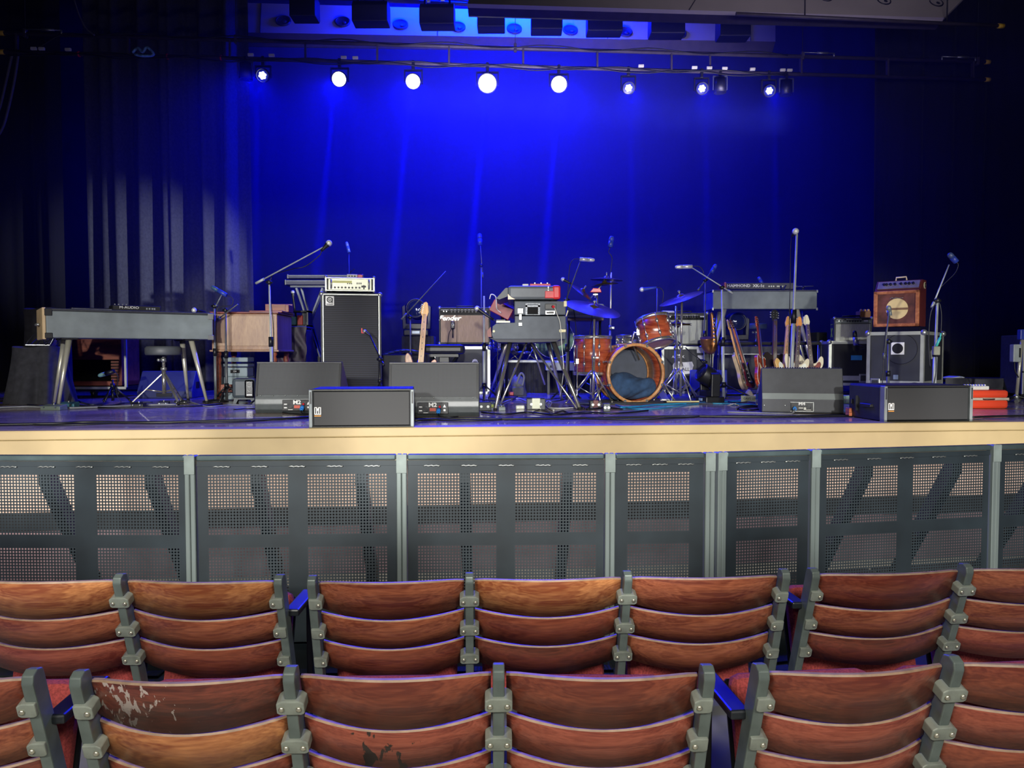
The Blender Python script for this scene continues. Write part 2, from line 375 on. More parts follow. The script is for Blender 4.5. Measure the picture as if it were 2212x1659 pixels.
def seat(a,b,label,group,ws):
    d=b-a; L=V((d.x,d.y,0)).length; mid=(a+b)/2
    o=T('theatre_seat',label,'seat',loc=(mid.x,mid.y,0),rz=math.degrees(math.atan2(d.y,d.x)),group=group)
    slat(o,L,.02,.121,.036,ws[0]); slat(o,L,.141,.243,0,ws[1]); slat(o,L,.263,.365,0,ws[2])
    # tipped-up upholstered seat standing just in front of the back
    Mx=Matrix.Translation((0,.175,.30))@Matrix.Rotation(-LEAN*.9,4,'X')
    with o('seat_cushion',RED) as m: m.box(-L/2+.045,-.03,0,L/2-.045,.05,.40,.03,M=Mx)
    with o('seat_pan',BLKM) as m: m.box(-L/2+.05,.055,.02,L/2-.05,.075,.38,.006,M=Mx)
    with o('hinge_rod',BLKM) as m: m.cyl((-L/2+.02,.23,.335),(L/2-.02,.23,.335),.014,n=10)
def standard(p,rz,label,group,sides,arm=0,hook=1,short=False):
    o=T('seat_standard',label,'seat standard',loc=(p.x,p.y,0),rz=rz,group=group)
    top=V((0,0,HT))
    with o('upright',IRON) as m:
        # leaning bar with a rolled-over top, then a leg to the floor
        def q(v,back): return tuple((top+DN*v+BK*back)[1:])
        prof=[q(.43,.045),q(.006,.045),q(-.012,.036),q(-.016,.015),q(-.004,-.006),q(.015,-.008),q(.43,-.004)]
        fy=prof[-1][0]; by=prof[0][0]
        prof+= [(fy+.05,.2),(fy+.09,.03),(fy+.11,0),(by-.05,0),(by-.02,.04),(by+.02,.2)]
        m.prism(prof,-.0145,.0145,.0035,ax='x')
    for v in (.078,.2,.322):
        c=top+DN*v+BK*.03
        Mb=Matrix.Translation(c)@Matrix.Rotation(-(PI/2-LEAN)+PI/2,4,'X')
        x0=-.034 if 'l' in sides else -.012; x1=.034 if 'r' in sides else .012
        with o('bracket',IRONT) as m:
            m.prism([(x0,-.016),(x0,.012),(x0+.012 if x0<-.02 else x0,.02),(x1-.012 if x1>.02 else x1,.02),(x1,.012),(x1,-.016),(x1-.008,-.021),(x0+.008,-.021)],-.024,.018,.003,M=Mb)
        for sx in ([-.021] if 'l' in sides else [])+([.021] if 'r' in sides else []):
            with o('screw',SCREW,m.ob) as w: w.sph((sx,-.025,-.002),.0075,(1,.7,1),10,M=Mb)
    if arm:
        z=HT-.135; x=arm*.02
        with o('armrest',mat('black armrest','23272b',.35,.2,.2)) as m:
            m.prism([(.035,z+.005),(.27,z+.006),(.285,z-.006),(.27,z-.018),(.035,z-.02)],x-.026,x+.026,.006,ax='x')
        with o('arm_support',BLKM) as m:
            m.prism([(.26,z-.02),(.282,z-.02),(.30,.35),(.22,.1),(.15,.1),(.265,.36)],x-.012,x+.012,.003,ax='x')
def seatrow(blocks,seats,group,arms):
    for bl in blocks:
        pts=[onz(px,py,HT+.01) for px,py,_ in bl]
        for p in pts: p.z=0
        rz=math.degrees(math.atan2(pts[-1].y-pts[0].y,pts[-1].x-pts[0].x))
        for i,(px,py,lab) in enumerate(bl):
            sd=('l' if i>0 else '')+('r' if i<len(bl)-1 else '')
            if lab: standard(pts[i],rz,lab,group+' standards',sd,arms.get(px,0))
            if i<len(bl)-1:
                lab2,ws=seats[bl[i][0]]; seat(pts[i],pts[i+1],lab2,group,[WD[k] if isinstance(k,int) else k for k in ws])
STAIN=wood('stained red mahogany slat','6e2e22','9e5440',7,spots=(-.02,-.02,.605,-.185))
SCUFF=wood('scuffed dark mahogany slat','4c261e','7e4030',6,spots=(-.16,-.05,.77,-.56,'a89a92',48,1.0))
seatrow([[(-372,1446,None),(78,1438,'grey iron seat standard with armrest in the nearest row, at the left edge')],
 [(180,1442,'grey iron seat standard left of the grey-scuffed dark seat'),(632,1433,'grey iron seat standard between the scuffed seat and the ink-stained seat'),(1077,1428,'grey iron seat standard in the middle of the nearest row'),(1524,1430,'grey iron seat standard left of the nearest-row gap with the blue armrest')],
 [(1637,1428,'grey iron seat standard carrying the wide armrest in the nearest row'),(2050,1410,'grey iron seat standard nearest the lower right corner'),(2490,1392,None)]],
 {-372:('dark red wooden seat cut off by the left edge, nearest row',[1,0,3]),180:('wooden seat with grey scuffs on its dark top slat, nearest row',[SCUFF,2,1]),632:('wooden seat with dark stains on its middle slat, nearest row',[1,STAIN,4]),1077:('plain red-brown wooden seat right of the stained one, nearest row',[1,4,4]),1637:('red-brown wooden seat right of the armrest gap, nearest row',[1,4,4]),2050:('wooden seat cut off by the right edge, nearest row',[1,4,1])},
 'nearest row of wooden theatre seats',{78:1,1637:-1.4})
seatrow([[(-85,1236,None),(264,1236,'iron seat standard between the two leftmost seats of the farther row'),(607,1238,'iron seat standard left of the first gap in the farther row')],
 [(677,1240,'iron seat standard right of the first gap in the farther row'),(1014,1234,'iron seat standard left of the orange-slat seat, farther row'),(1353,1230,'iron seat standard right of the orange-slat seat, farther row'),(1690,1226,'iron seat standard left of the second gap in the farther row')],
 [(1752,1224,'iron seat standard right of the second gap in the farther row'),(2080,1214,'iron seat standard farthest right in the farther row'),(2420,1204,None)]],
 {-85:('orange-brown wooden seat cut off by the left edge, farther row',[2,0,4]),264:('orange-brown wooden seat left of the first gap, farther row',[2,0,1]),677:('red-brown wooden seat right of the first gap, farther row',[0,0,1]),1014:('wooden seat with a bright orange top slat, farther row',[2,1,3]),1353:('red-brown wooden seat left of the second gap, farther row',[0,0,0]),1752:('dark red wooden seat right of the second gap, farther row',[1,0,3]),2080:('wooden seat at the right edge, farther row',[0,0,4])},
 'farther row of wooden theatre seats',{607:1.2,1752:-1.2})
# ================================================================ builders for the gear on stage
def tripod(o,h,r=.32,a0=30,m=None,zr=.02,leg=.009,name='leg'):
    m=m or BLKM
    for k in range(3):
        a=R(a0+120*k); e=V((r*math.cos(a),r*math.sin(a),zr))
        with o(name,m) as b: b.cyl((.012*math.cos(a),.012*math.sin(a),h),e,leg,n=8); b.sph(e,.014,n=8)
def micstand(label,px,Y,top,boom=None,base='tripod',m=None,r=.011,tx=None,tY=0,group='microphone stands',a0=30,rr=.3,name='microphone_stand',clutch=True):
    """pole from the floor to the height seen at pixel row top (leaning to column tx); boom=(tail px,py, tip px,py, tip dY, tail dY)"""
    m=m or GREYM
    o=T(name,label,'microphone stand',px,Y,group=group); h=o.W(top); x=o.U(tx) if tx else 0
    if base=='tripod': tripod(o,.17,rr,a0)
    elif base=='round':
        with o('base',BLKM) as b: b.lathe([(0,.0),(.13,0),(.13,.012),(.03,.03),(.0,.03)],24)
    with o('pole',m) as b: b.cyl((0,0,.02),(x,0,h),r,r*.8,12); b.cyl((0,0,.02),(x*.5,0,h*.52),r*1.35,n=12)
    if clutch:
        with o('clutch',BLKM) as b: b.cyl((x*.5,0,h*.48),(x*.54,0,h*.56),r*1.9,n=12)
        if base=='tripod':
            with o('base_collar',BLKM) as b: b.cyl((0,0,.14),(0,0,.20),r*2.1,n=12)
    if boom:
        p=o.lc(at(boom[0],boom[1],Y+(boom[5] if len(boom)>5 else -.05))); q=o.lc(at(boom[2],boom[3],Y+boom[4]))
        with o('boom',m) as b: b.cyl(p,q,.0075,.006,10); d=(q-p); b.cyl(p,p+d*.12,.013,n=10)
        with o('boom_joint',BLKM) as b: b.sph((x,0,h),.022,(1,1,1.2),12); b.cyl((x-.03,0,h),(x+.03,0,h),.012,n=10)
    return o
def mic(label,a,b,Y,kind='ball',r=.026,cable=None,m=None,gm=None,dY=0,group='microphones'):
    """microphone with its grille at pixel a and its tail at pixel b"""
    p=at(*a,Y); q=at(*b,Y+dY)
    o=T('microphone',label,'microphone',loc=tuple(q),group=group)
    P=p-q; d=P.normalized(); m=m or BLKP
    with o('body',m) as w:
        if kind=='can': w.cyl((0,0,0),P*.55,r,n=18)
        else: w.tube([d*0,P*.25,P*.8,P*.86],[r*.45,r*.5,r*.85,r*.9],14)
    with o('grille',gm or mat('steel mesh','a8aaa8',.45,.5,.3,300,.2)) as w:
        M=aim(P*.55 if kind=='can' else P*.8,P)
        if kind=='can':
            l=(P*.45).length; w.lathe([(0,0),(r,0),(r*1.02,l*.4),(r*.9,l*.75),(r*.6,l*.95),(0,l)],20,M=M)
        elif kind=='pencil': w.cyl(P*.8,P,r*.8,n=12)
        else: w.sph((0,0,r*.7),r*1.05,n=16,M=M)
    if kind=='ball':
        with o('ring',STEEL) as w: w.torus((0,0,0),r*.95,.003,20,6,M=aim(P*.85,P),ax='z')
    if cable:
        pts=[(0,0,0)]+[o.lc(at(*c[:2],Y+(c[2] if len(c)>2 else 0))) for c in cable]
        with o('cable',CABLE) as w: w.tube(curve(pts,5),.0042,6)
    return o
def box6(o,name,m,w,d,h,z=0,b=.012,x=0,y=0,parent=None):
    with o(name,m,parent) as q: q.box(x-w/2,y,z,x+w/2,y+d,z+h,b)
    return q.ob
def roadcase(label,px,Y,w,d,h,rz=0,col='25282c',split=None,casters=0,trim=ALU,latches=(),handles=(),name='road_case',z=None,cat='road case',group=None,corner=True):
    """px is the middle of the front face"""
    o=T(name,label,cat,px,Y,rz=rz,z=ZS if z is None else z,group=group); z0=casters
    bm=mat('case ply '+col,col,.55,.05,.2,5,.05)
    with o('body',bm) as b: b.box(-w/2,0,z0,w/2,d,z0+h,.004)
    e=.032;t=.004
    with o('edge_trim',trim) as b:
        for x in (-w/2,w/2):
            for y in (0,d):
                sx=1 if x<0 else -1; sy=1 if y==0 else -1
                b.box(min(x-sx*t,x+sx*e),min(y-sy*t,y),z0,max(x-sx*t,x+sx*e),max(y-sy*t,y),z0+h); b.box(min(x-sx*t,x),min(y-sy*t,y+sy*e),z0,max(x-sx*t,x),max(y-sy*t,y+sy*e),z0+h)
        for z in (z0,z0+h):
            sz=1 if z==z0 else -1
            for y in (0,d):
                sy=1 if y==0 else -1
                b.box(-w/2,min(y-sy*t,y),min(z,z+sz*e),w/2,max(y-sy*t,y),max(z,z+sz*e)); b.box(-w/2,min(y,y+sy*e),min(z-sz*t,z),w/2,max(y,y+sy*e),max(z-sz*t,z))
            for x in (-w/2,w/2):
                sx=1 if x<0 else -1
                b.box(min(x-sx*t,x),0,min(z,z+sz*e),max(x-sx*t,x),d,max(z,z+sz*e)); b.box(min(x,x+sx*e),0,min(z-sz*t,z),max(x,x+sx*e),d,max(z-sz*t,z))
        if split:
            b.box(-w/2-.003,-.005,z0+split-.03,w/2+.003,d+.005,z0+split+.03)
    if corner:
        for x in (-w/2,w/2):
            for y in (0,d):
                for z in (z0,z0+h):
                    if y==0 or x>0 or True:
                        with o('ball_corner',STEEL) as b: b.sph((x*.985,y+(.012 if y==0 else -.012),z+(.01 if z==z0 else -.01)),.034,n=10)
    for lx,lz in latches:
        with o('latch',STEEL) as b: b.box(lx-.05,-.012,z0+lz-.055,lx+.05,.002,z0+lz+.055,.008)
        with o('latch_wing',mat('dark latch','4a4d4c',.4,.6),b.ob) as q: q.box(lx-.033,-.017,z0+lz-.035,lx+.033,-.010,z0+lz+.035,.004); q.box(lx-.006,-.022,z0+lz-.03,lx+.006,-.016,z0+lz+.03)
    for lx,lz in handles:
        with o('handle',STEEL) as b: b.box(lx-.08,-.01,z0+lz-.05,lx+.08,.002,z0+lz+.05,.006); b.tube([(lx-.055,-.012,z0+lz),(lx-.05,-.03,z0+lz),(lx+.05,-.03,z0+lz),(lx+.055,-.012,z0+lz)],.008,8)
    if casters:
        for x in (-w/2+.08,w/2-.08):
            for y in (.1,d-.1):
                with o('caster',BLKM) as b: b.cyl((x-.015,y,casters*.45),(x+.015,y,casters*.45),casters*.45,n=16); b.box(x-.025,y-.03,casters*.5,x+.025,y+.03,casters+.002)
    return o
def knobs(o,n,x0,x1,y,z,r,m=BLKP,parent=None,name='knob'):
    for k in range(n):
        x=x0+(x1-x0)*k/max(1,n-1)
        with o(name,m,parent) as b: b.cyl((x,y,z),(x,y-.02,z),r,r*.8,10)
def combo(label,px,Y,w,d,h,z,rz=0,cloth=('b09a86','8a7766'),panel='0f1013',name='guitar_amplifier',nk=9,logo='Fender',ph=.07,group=None,blackface=True,lx=-.30,lz=.70):
    o=T(name,label,'amplifier',px,Y,z=z,rz=rz,group=group); t=.018
    with o('cabinet',BLK) as b:
        b.box(-w/2,.012,0,w/2,d,h,.008); b.box(-w/2,0,0,-w/2+t,.02,h,.004); b.box(w/2-t,0,0,w/2,.02,h,.004); b.box(-w/2,0,0,w/2,.02,t,.004); b.box(-w/2,0,h-t,w/2,.02,h,.004)
    ck='cloth '+cloth[0]
    if ck not in _m:
        m=mat(ck,cloth[0],.9,0,.14,120,.15,(1,1,.12))
    with o('grille_cloth',_m[ck]) as b: b.box(-w/2+t+.004,.004,t+.004,w/2-t-.004,.013,h-t-ph-.012,.003)
    with o('control_panel',mat('panel '+panel,panel,.35,.3,.1)) as b: b.prism([(.002,h-t-ph-.005),(.016,h-t-.004),(.03,h-t-.004),(.03,h-t-ph-.005)],-w/2+t,w/2-t,ax='x')
    pn=b.ob; zz=h-t-ph*.5
    knobs(o,nk,-w/2+.16,w/2-.14,.006,zz-.004,.012,BLKP,pn); 
    for k in range(2):
        x=-w/2+.06+.035*k
        with o('jack',STEEL,pn) as q: q.cyl((x,.008,zz),(x,-.004,zz),.008,n=10)
    with o('panel_markings',INK,pn) as q:
        for k in range(nk): 
            x=-w/2+.16+(w-.30)*k/max(1,nk-1); q.box(x-.014,.0015,zz+.018,x+.014,.007,zz+.022)
        q.box(-w/2+.03,.003,zz+.016,-w/2+.12,.007,zz+.02); q.box(w/2-.1,.002,zz-.008,w/2-.05,.007,zz+.008)
    for sx in (-1,1):
        for z1 in (0,h):
            with o('corner_cap',STEEL) as q: q.box(sx*(w/2)-.016,-.003,z1-.016,sx*(w/2)+.016,.03,z1+.016,.004) if False else q.sph((sx*(w/2-.008),.01,z1+(.008 if z1==0 else -.008)),.022,n=8)
    if logo: o.text(logo,.085*w/.66,w*lx,.002,h*lz,STEEL,'logo_script',shear=.35,bold=.002,sx=1.15)
    with o('carry_handle',BLKP) as q: q.tube([(-.11,d/2,h),(-.1,d/2,h+.025),(.1,d/2,h+.025),(.11,d/2,h)],.009,8)
    return o
def wedgeA(label,px,Y,w,rz,txt,prof,side,panel,grille,group=None,name='floor_monitor'):
    """floor monitor with a perforated grille face (upper) over a smooth panel; prof = y/z outline"""
    o=T(name,label,'floor monitor',px,Y,rz=rz,group=group)
    with o('cabinet',mat('black monitor paint','222427',.5,.05,.15,20,.06)) as b: b.prism(prof,-w/2,w/2,.008,ax='x')
    return o
def drum(o,c,ax,r,h,shell,lugs=8,top=True,bottom=True,hoop=None,headm=None,open_front=False):
    """drum with its top head centre at c+ax*h/2"""
    c=V(c); ax=V(ax).normalized(); M=aim(c-ax*h/2,c+ax*h/2); hoop=hoop or CHROME; th=.008
    with o('shell',shell) as b: b.lathe([(r,0),(r,h),(r-th,h),(r-th,0),(r,0)],40,M=M)
    for z,on,nm in ((h,top,'batter_head'),(0,bottom,'resonant_head')):
        with o('hoop',hoop) as b: b.lathe([(r+.012,z-.018),(r+.012,z+.018),(r-.004,z+.018),(r-.004,z-.018),(r+.012,z-.018)],40,M=M)
        if on:
            with o(nm,headm or mat('drum head','d9d4cc',.55,0,.04)) as b: b.lathe([(0,z+.004 if z else z-.004),(r-.004,z)],40,M=M)
    for k in range(lugs):
        a=2*PI*(k+.3)/lugs; x,y=math.cos(a),math.sin(a)
        with o('lug',CHROME) as b:
            b.cyl(((r+.014)*x,(r+.014)*y,-.01),((r+.014)*x,(r+.014)*y,h+.012),.0035,n=6,M=M); b.sph(((r+.006)*x,(r+.006)*y,h*.74),.018,(1,1,1.6),8,M=M)
            b.sph(((r+.006)*x,(r+.006)*y,h*.26),.018,(1,1,1.6),8,M=M)
    return M
def cymbal(label,px,py,Y,r,nrm,group='cymbals',name='cymbal',m=None):
    p=at(px,py,Y); o=T(name,label,'cymbal',loc=tuple(p),group=group); M=aim((0,0,0),nrm)
    with o('bow',m or BRONZE) as b: b.lathe([(r,-.022),(r*.85,-.012),(r*.5,.0),(r*.22,.006),(r*.2,.008)],48,M=M); b.lathe([(r,-.0225),(r*.5,-.002),(r*.2,.004)],48,M=M)
    with o('bell',m or BRONZE) as b: b.lathe([(r*.2,.008),(r*.15,.022),(r*.06,.03),(0,.031)],32,M=M)
    with o('wing_nut',STEEL) as b: b.cyl((0,0,.025),(0,0,.07),.008,n=8,M=M); b.box(-.022,-.004,.05,.022,.004,.066,.003,M=M)
    return o
def cymstand(label,px,Y,top,m=CHROME,tx=None,r=.011,a0=40,boom=None,group='cymbal stands'):
    o=T('cymbal_stand',label,'cymbal stand',px,Y,group=group); h=o.W(top); x=o.U(tx) if tx else 0
    for k in range(3):
        a=R(a0+120*k); q=V((math.cos(a),math.sin(a),0))
        with o('leg',m) as b: b.cyl(V((0,0,.34))+q*.015,q*.28+V((0,0,.015)),.008,n=8); b.cyl(V((0,0,.1))+q*.012,q*.15+V((0,0,.175)),.006,n=6); b.sph(q*.28+V((0,0,.013)),.013,n=8)
    with o('tube',m) as b: b.cyl((0,0,.06),(x*.5,0,h*.55),r*1.3,n=12); b.cyl((x*.5,0,h*.5),(x,0,h),r,n=12)
    with o('memory_lock',STEEL) as b: b.cyl((x*.5,0,h*.53),(x*.53,0,h*.57),r*2,n=10); b.box(x*.5+.01,-.012,h*.54,x*.5+.05,-.004,h*.56,.003)
    if boom:
        q=o.lc(at(boom[0],boom[1],Y+boom[2])); p=V((x,0,h)); d=(q-p).normalized()
        with o('boom_arm',m) as b: b.cyl(p-d*.14,q,r*.8,n=10)
        with o('tilter',STEEL) as b: b.cyl((x-.03,0,h),(x+.03,0,h),.024,n=14); b.sph(q,.018,n=8)
    return o
def outline(kind):
    if kind=='strat': P=[(0,0),(.09,.012),(.155,.07),(.158,.15),(.13,.21),(.128,.27),(.15,.33),(.155,.40),(.135,.43),(.105,.41),(.07,.355),(.03,.34),(-.03,.34),(-.07,.37),(-.10,.44),(-.135,.475),(-.158,.45),(-.155,.38),(-.13,.29),(-.125,.22),(-.155,.15),(-.155,.07),(-.09,.012)]
    elif kind=='tele': P=[(0,0),(.09,.01),(.155,.06),(.16,.15),(.13,.22),(.125,.28),(.15,.35),(.13,.40),(.09,.385),(.05,.34),(-.03,.335),(-.05,.38),(-.09,.41),(-.14,.39),(-.145,.31),(-.12,.24),(-.13,.19),(-.16,.14),(-.155,.06),(-.09,.01)]
    elif kind=='sg': P=[(0,0),(.10,.015),(.165,.07),(.165,.14),(.125,.2),(.12,.26),(.16,.36),(.15,.39),(.09,.34),(.04,.315),(-.04,.315),(-.09,.34),(-.15,.39),(-.16,.36),(-.12,.26),(-.125,.2),(-.165,.14),(-.165,.07),(-.10,.015)]
    else: P=[(0,0),(.11,.015),(.19,.08),(.2,.17),(.165,.25),(.145,.30),(.155,.37),(.14,.43),(.09,.455),(.05,.43),(-.05,.43),(-.09,.455),(-.14,.43),(-.155,.37),(-.145,.30),(-.165,.25),(-.2,.17),(-.19,.08),(-.11,.015)]
    return [(p.x,p.y) for p in curve([(a,b,0) for a,b in P+[P[0]]],3)[:-1]]
def guitar(label,head,foot,Y,kind,body,neck,fret,pick=None,dY=.18,heads='six',hm=None,face=0,scale=1,group='guitars in the black rack',name='electric_guitar',binding=False,horns=1):
    """head/foot: pixels of the headstock tip and of the lowest edge of the body; foot stands at depth Y, the head leans back by dY"""
    f=at(foot[0],foot[1],Y); h=at(head[0],head[1],Y+dY); Lg=(h-f).length
    o=T(name,label,'guitar',loc=tuple(f),group=group); d=(h-f).normalized(); side=d.cross(V((0,1,0))).normalized()*-1
    side=V((0,1,0)).cross(d).normalized(); nrm=d.cross(side)
    side=Matrix.Rotation(R(face),3,d)@side; nrm=Matrix.Rotation(R(face),3,d)@nrm
    M=Matrix((side,nrm,d)).transposed().to_4x4(); k=Lg/1.0*scale
    th=.045
    # local: x across, -y towards viewer (nrm sign checked), z along the neck
    S=Matrix.Scale(k,4); M=M@S; hb=.44 if kind=='semi' else .34
    with o('body',body) as b: b.prism([(x*horns,z) for x,z in outline(kind)],-th/2,th/2,.006,M=M)
    bd=b.ob
    if binding:
        with o('binding',CREAM,bd) as b: b.tube([(x*1.005,-th/2,z) for x,z in outline(kind)],.004,6,closed=True,M=M)
    if pick:
        with o('pickguard',pick,bd) as b: b.prism([(x*.72*horns+.012,.06+z*.74) for x,z in outline('tele' if kind!='semi' else 'sg')],-th/2-.004,-th/2-.001,M=M)
    for z in (.15,.21,.27):
        with o('pickup',BLKP if kind in('strat','tele') else STEEL,bd) as b: b.box(-.035,-th/2-.012,z-.01,.035,-th/2-.001,z+.01,.003,M=M)
    with o('bridge',CHROME,bd) as b: b.box(-.035,-th/2-.014,.085,.035,-th/2,.11,.003,M=M)
    for z,x in ((.05,.09),(.09,.12),(.13,.115)):
        with o('knob',BLKP if kind!='semi' else CREAM,bd) as b: b.cyl((x*horns,-th/2,z),(x*horns,-th/2-.02,z),.011,n=10,M=M)
    with o('neck',neck) as b: b.prism([(-.028,hb-.08),(.028,hb-.08),(.022,.86),(-.022,.86)],-th/2-.004,th/2-.022,.004,M=M)
    with o('fretboard',fret) as q:
        q.prism([(-.028,hb-.10),(.028,hb-.10),(.022,.86),(-.022,.86)],-th/2-.009,-th/2-.003,M=M)
    with o('fret_markers',CREAM if fret is not neck else BLKP,q.ob) as w:
        for z in (.45,.52,.58,.64,.72,.79): w.cyl((0,-th/2-.011,z),(0,-th/2-.008,z),.006,n=10,M=M)
    with o('strings',STEEL) as b:
        for x in (-.018,-.011,-.004,.004,.011,.018): b.tube([(x,-th/2-.014,.1),(x*.8,-th/2-.011,.87)],.0011,4,M=M)
    hm=hm or neck
    with o('headstock',hm) as b:
        if heads=='six': P=[(-.024,.85),(.024,.85),(.038,.90),(.022,.985),(.005,1.0),(-.018,.99),(-.035,.95),(-.045,.885)]; b.prism([(p[0]*horns,p[1]) for p in P],-.012,.006,.003,M=M)
        else: P=[(-.024,.85),(.024,.85),(.045,.93),(.04,.985),(0,1.0),(-.04,.985),(-.045,.93)]; b.prism(P,-.012,.006,.003,M=M)
    hd=b.ob
    for j in range(6):
        if heads=='six': p=(-.047*horns+.004*horns*(j-2),-.004,.885+.017*j)
        else: p=((-.05 if j%2 else .05),-.004,.90+.03*(j//2))
        with o('tuner',STEEL,hd) as b: b.sph(p,.010,(1.3,.6,.8),8,M=M); b.cyl((p[0]*.4,-.013,p[2]),(p[0]*.4,-.022,p[2]),.005,n=8,M=M)
    return o
def drape(label,px,Y,w,d,h,m,flare=.12,seed=1,rz=0,name='cloth_cover',cat='cloth',top=None,z=None):
    o=T(name,label,cat,px,Y,rz=rz,z=z or ZS); rnd=random.Random(seed); ph=[rnd.uniform(0,6) for _ in range(5)]
    def sq(u):
        a=u*2*PI; ca,sa=math.cos(a),math.sin(a); n=5
        r=(abs(ca)**n+abs(sa)**n)**(-1/n); return ca*r,sa*r
    def fn(u,v):
        x,y=sq(u); q=1-v; f=1+flare*q**1.3+ .30*q*(math.sin(u*44+ph[0])*.6+math.sin(u*71+ph[1]+q*2)*.5+math.sin(u*25+ph[2])*.7)
        return (x*w/2*f,d/2+y*d/2*f,max(.004,h*v+ .012*math.sin(u*19+ph[3])*v))
    with o('drape' if True else '',m) as b:
        b.grid(fn,150,14,closed=True)
        b.grid(lambda u,v:(sq(u)[0]*w/2*v,d/2+sq(u)[1]*d/2*v,h+.012*math.sin(u*19+ph[3])*v+.008*math.sin(v*9+u*12)*(1-v)),60,4,closed=True)
    return o
def movinghead(label,px,Y,s=1,rz=0,tilt=20,z=None,lens=None,name='moving_head_light',group=None):
    o=T(name,label,'stage light',px,Y,rz=rz,z=z or ZS,group=group); B=BLKM
    with o('base',B) as b: b.box(-.17*s,-.13*s,0,.17*s,.15*s,.09*s,.015*s)
    with o('display',mat('small display','9fb6c0',.3),b.ob) as q: q.box(-.05*s,-.136*s,.03*s,.05*s,-.128*s,.065*s)
    with o('yoke',B) as b:
        b.prism([(-.19*s,.09*s),(.19*s,.09*s),(.19*s,.14*s),(.2*s,.4*s),(.15*s,.43*s),(.14*s,.17*s),(-.14*s,.17*s),(-.15*s,.43*s),(-.2*s,.4*s),(-.19*s,.14*s)],-.06*s,.07*s,.01*s)
    M=Matrix.Translation((0,0,.36*s))@Matrix.Rotation(R(90+tilt),4,'X')
    with o('head',B) as b: b.lathe([(0,-.17*s),(.09*s,-.16*s),(.125*s,-.08*s),(.135*s,.0),(.135*s,.13*s),(.12*s,.16*s),(.115*s,.13*s),(0,.125*s)],28,M=M)
    hd=b.ob
    with o('lens',lens or mat('dark lens','1c2440',.08,.3)) as b: b.lathe([(.11*s,.135*s),(.07*s,.15*s),(0,.155*s)],24,M=M)
    with o('cooling_ribs',B,hd) as b:
        for k in range(5): b.torus((0,0,(-.1+.035*k)*s),(.128+.004*(k>1))*s,.006*s,24,6,M=M,ax='z')
    return o
def keys(o,x0,x1,y0,y1,z,parent=None):
    n=max(10,int((x1-x0)/.0235))
    with o('white_keys',WHITE,parent) as b:
        for k in range(n): a=x0+(x1-x0)*k/n; b.box(a+.0008,y0,z,a+(x1-x0)/n-.0008,y1,z+.018)
    with o('black_keys',BLKP,parent) as b:
        for k in range(n):
            if k%7 in (0,1,3,4,5): a=x0+(x1-x0)*(k+1)/n; b.box(a-.006,y0+(y1-y0)*.35,z+.018,a+.006,y1,z+.03)
# ================================================================ gear, left side of the stage
WAL=wood('organ walnut','7a5842','9c7858',4,(2.5,2.5,.4),.4,bands=False); LES=wood('leslie mahogany','6a2f20','9a5234',4,(.25,2,2),.45); MAPLE=wood('maple','b98244','e0b070',5,(2,2,.3),.35); ROSE=mat('rosewood','4b2f25',.5,0,.2,30)
MESHG=dots('wedge grille','35383d','101113',.0105,.36,rough=.55); MESHF=dots('fine black grille','17191c','0c0e10',.006,.3,rough=.6)
PANEL=mat('black glossy panel','0b0b0d',.25)
# --- grey electric piano, back towards the camera
o=T('electric_piano','long grey-backed electric piano on silver legs at stage left','electric piano',104,7.0,rz=36)
L_=1.46
with o('body',GREY) as b: b.box(0,0,.655,L_,.56,.90,.008)
with o('lid',BLK) as b: b.box(-.004,-.004,.9,L_+.004,.565,.925,.008)
with o('end_panel',mat('raw beige end','b79f78',.5,0,.15)) as b: b.box(-.03,.0,.64,-.002,.57,.93,.004)
with o('carry_handle',STEEL) as b: b.tube([(-.035,.2,.78),(-.055,.21,.78),(-.055,.36,.78),(-.035,.37,.78)],.012,8)
for x in (.0,L_):
    for z in (.655,.9):
        with o('corner_guard',BLKM if x==0 else STEEL) as b: b.box(x-.012 if x==0 else x-.05,-.006,z-.006 if z<.7 else z-.045,x+.05 if x==0 else x+.006,.03,z+.045 if z<.7 else z+.02,.004)
for tx,ty,fx,fy in ((.19,.09,.08,.0),(.19,.47,.10,.56),(L_-.19,.09,L_-.07,.0),(L_-.19,.47,L_-.12,.56)):
    with o('leg',mat('satin silver tube','cfccb8',.3,.55,.08)) as b: b.cyl((tx,ty,.65),(fx,fy,.02),.028,.013,16)
    lg=b.ob
    with o('leg_flange',BLKM,lg) as b: b.box(tx-.07,ty-.05,.640,tx+.07,ty+.05,.655,.004)
    with o('rubber_foot',RUB,lg) as b: b.cyl((fx,fy,.03),(fx,fy,0),.016,n=10)
zt=.925; q=o.top(.775,.1,zt)
k=T('keyboard_controller','small black synth with white brand lettering lying on the grey electric piano','keyboard',loc=q,rz=36)
with k('case',BLKP) as b: b.box(-.215,0,0,.215,.22,.055,.006)
k.text('M-AUDIO',.034,-.07,-.001,.032,INK,sx=1.2)
with k('rear_sockets',mat('grey socket','8a8f92',.4)) as b:
    for x in (.08,.105,.13,.15): b.box(x,-.003,.018,x+.014,.001,.034)
knobs(k,4,-.19,-.09,.05,.06,.008,STEEL)
q=o.top(1.31,.12,zt)
k=T('windscreen_microphone','white ball microphone lying on the right end of the grey electric piano','microphone',loc=q,rz=20)
with k('grille',mat('pale mesh','c9ccc8',.4,.4,.1,200,.2)) as b: b.sph((0,0,.027),.027)
with k('body',BLKP) as b: b.cyl((.02,.03,.026),(.1,.15,.016),.02,.012)
q=o.top(.4,.16,zt); k=T('tablet_case','thin dark flat case lying on the grey electric piano','case',loc=q,rz=38)
with k('shell',BLKP) as b: b.box(-.18,0,0,.22,.25,.022,.008)
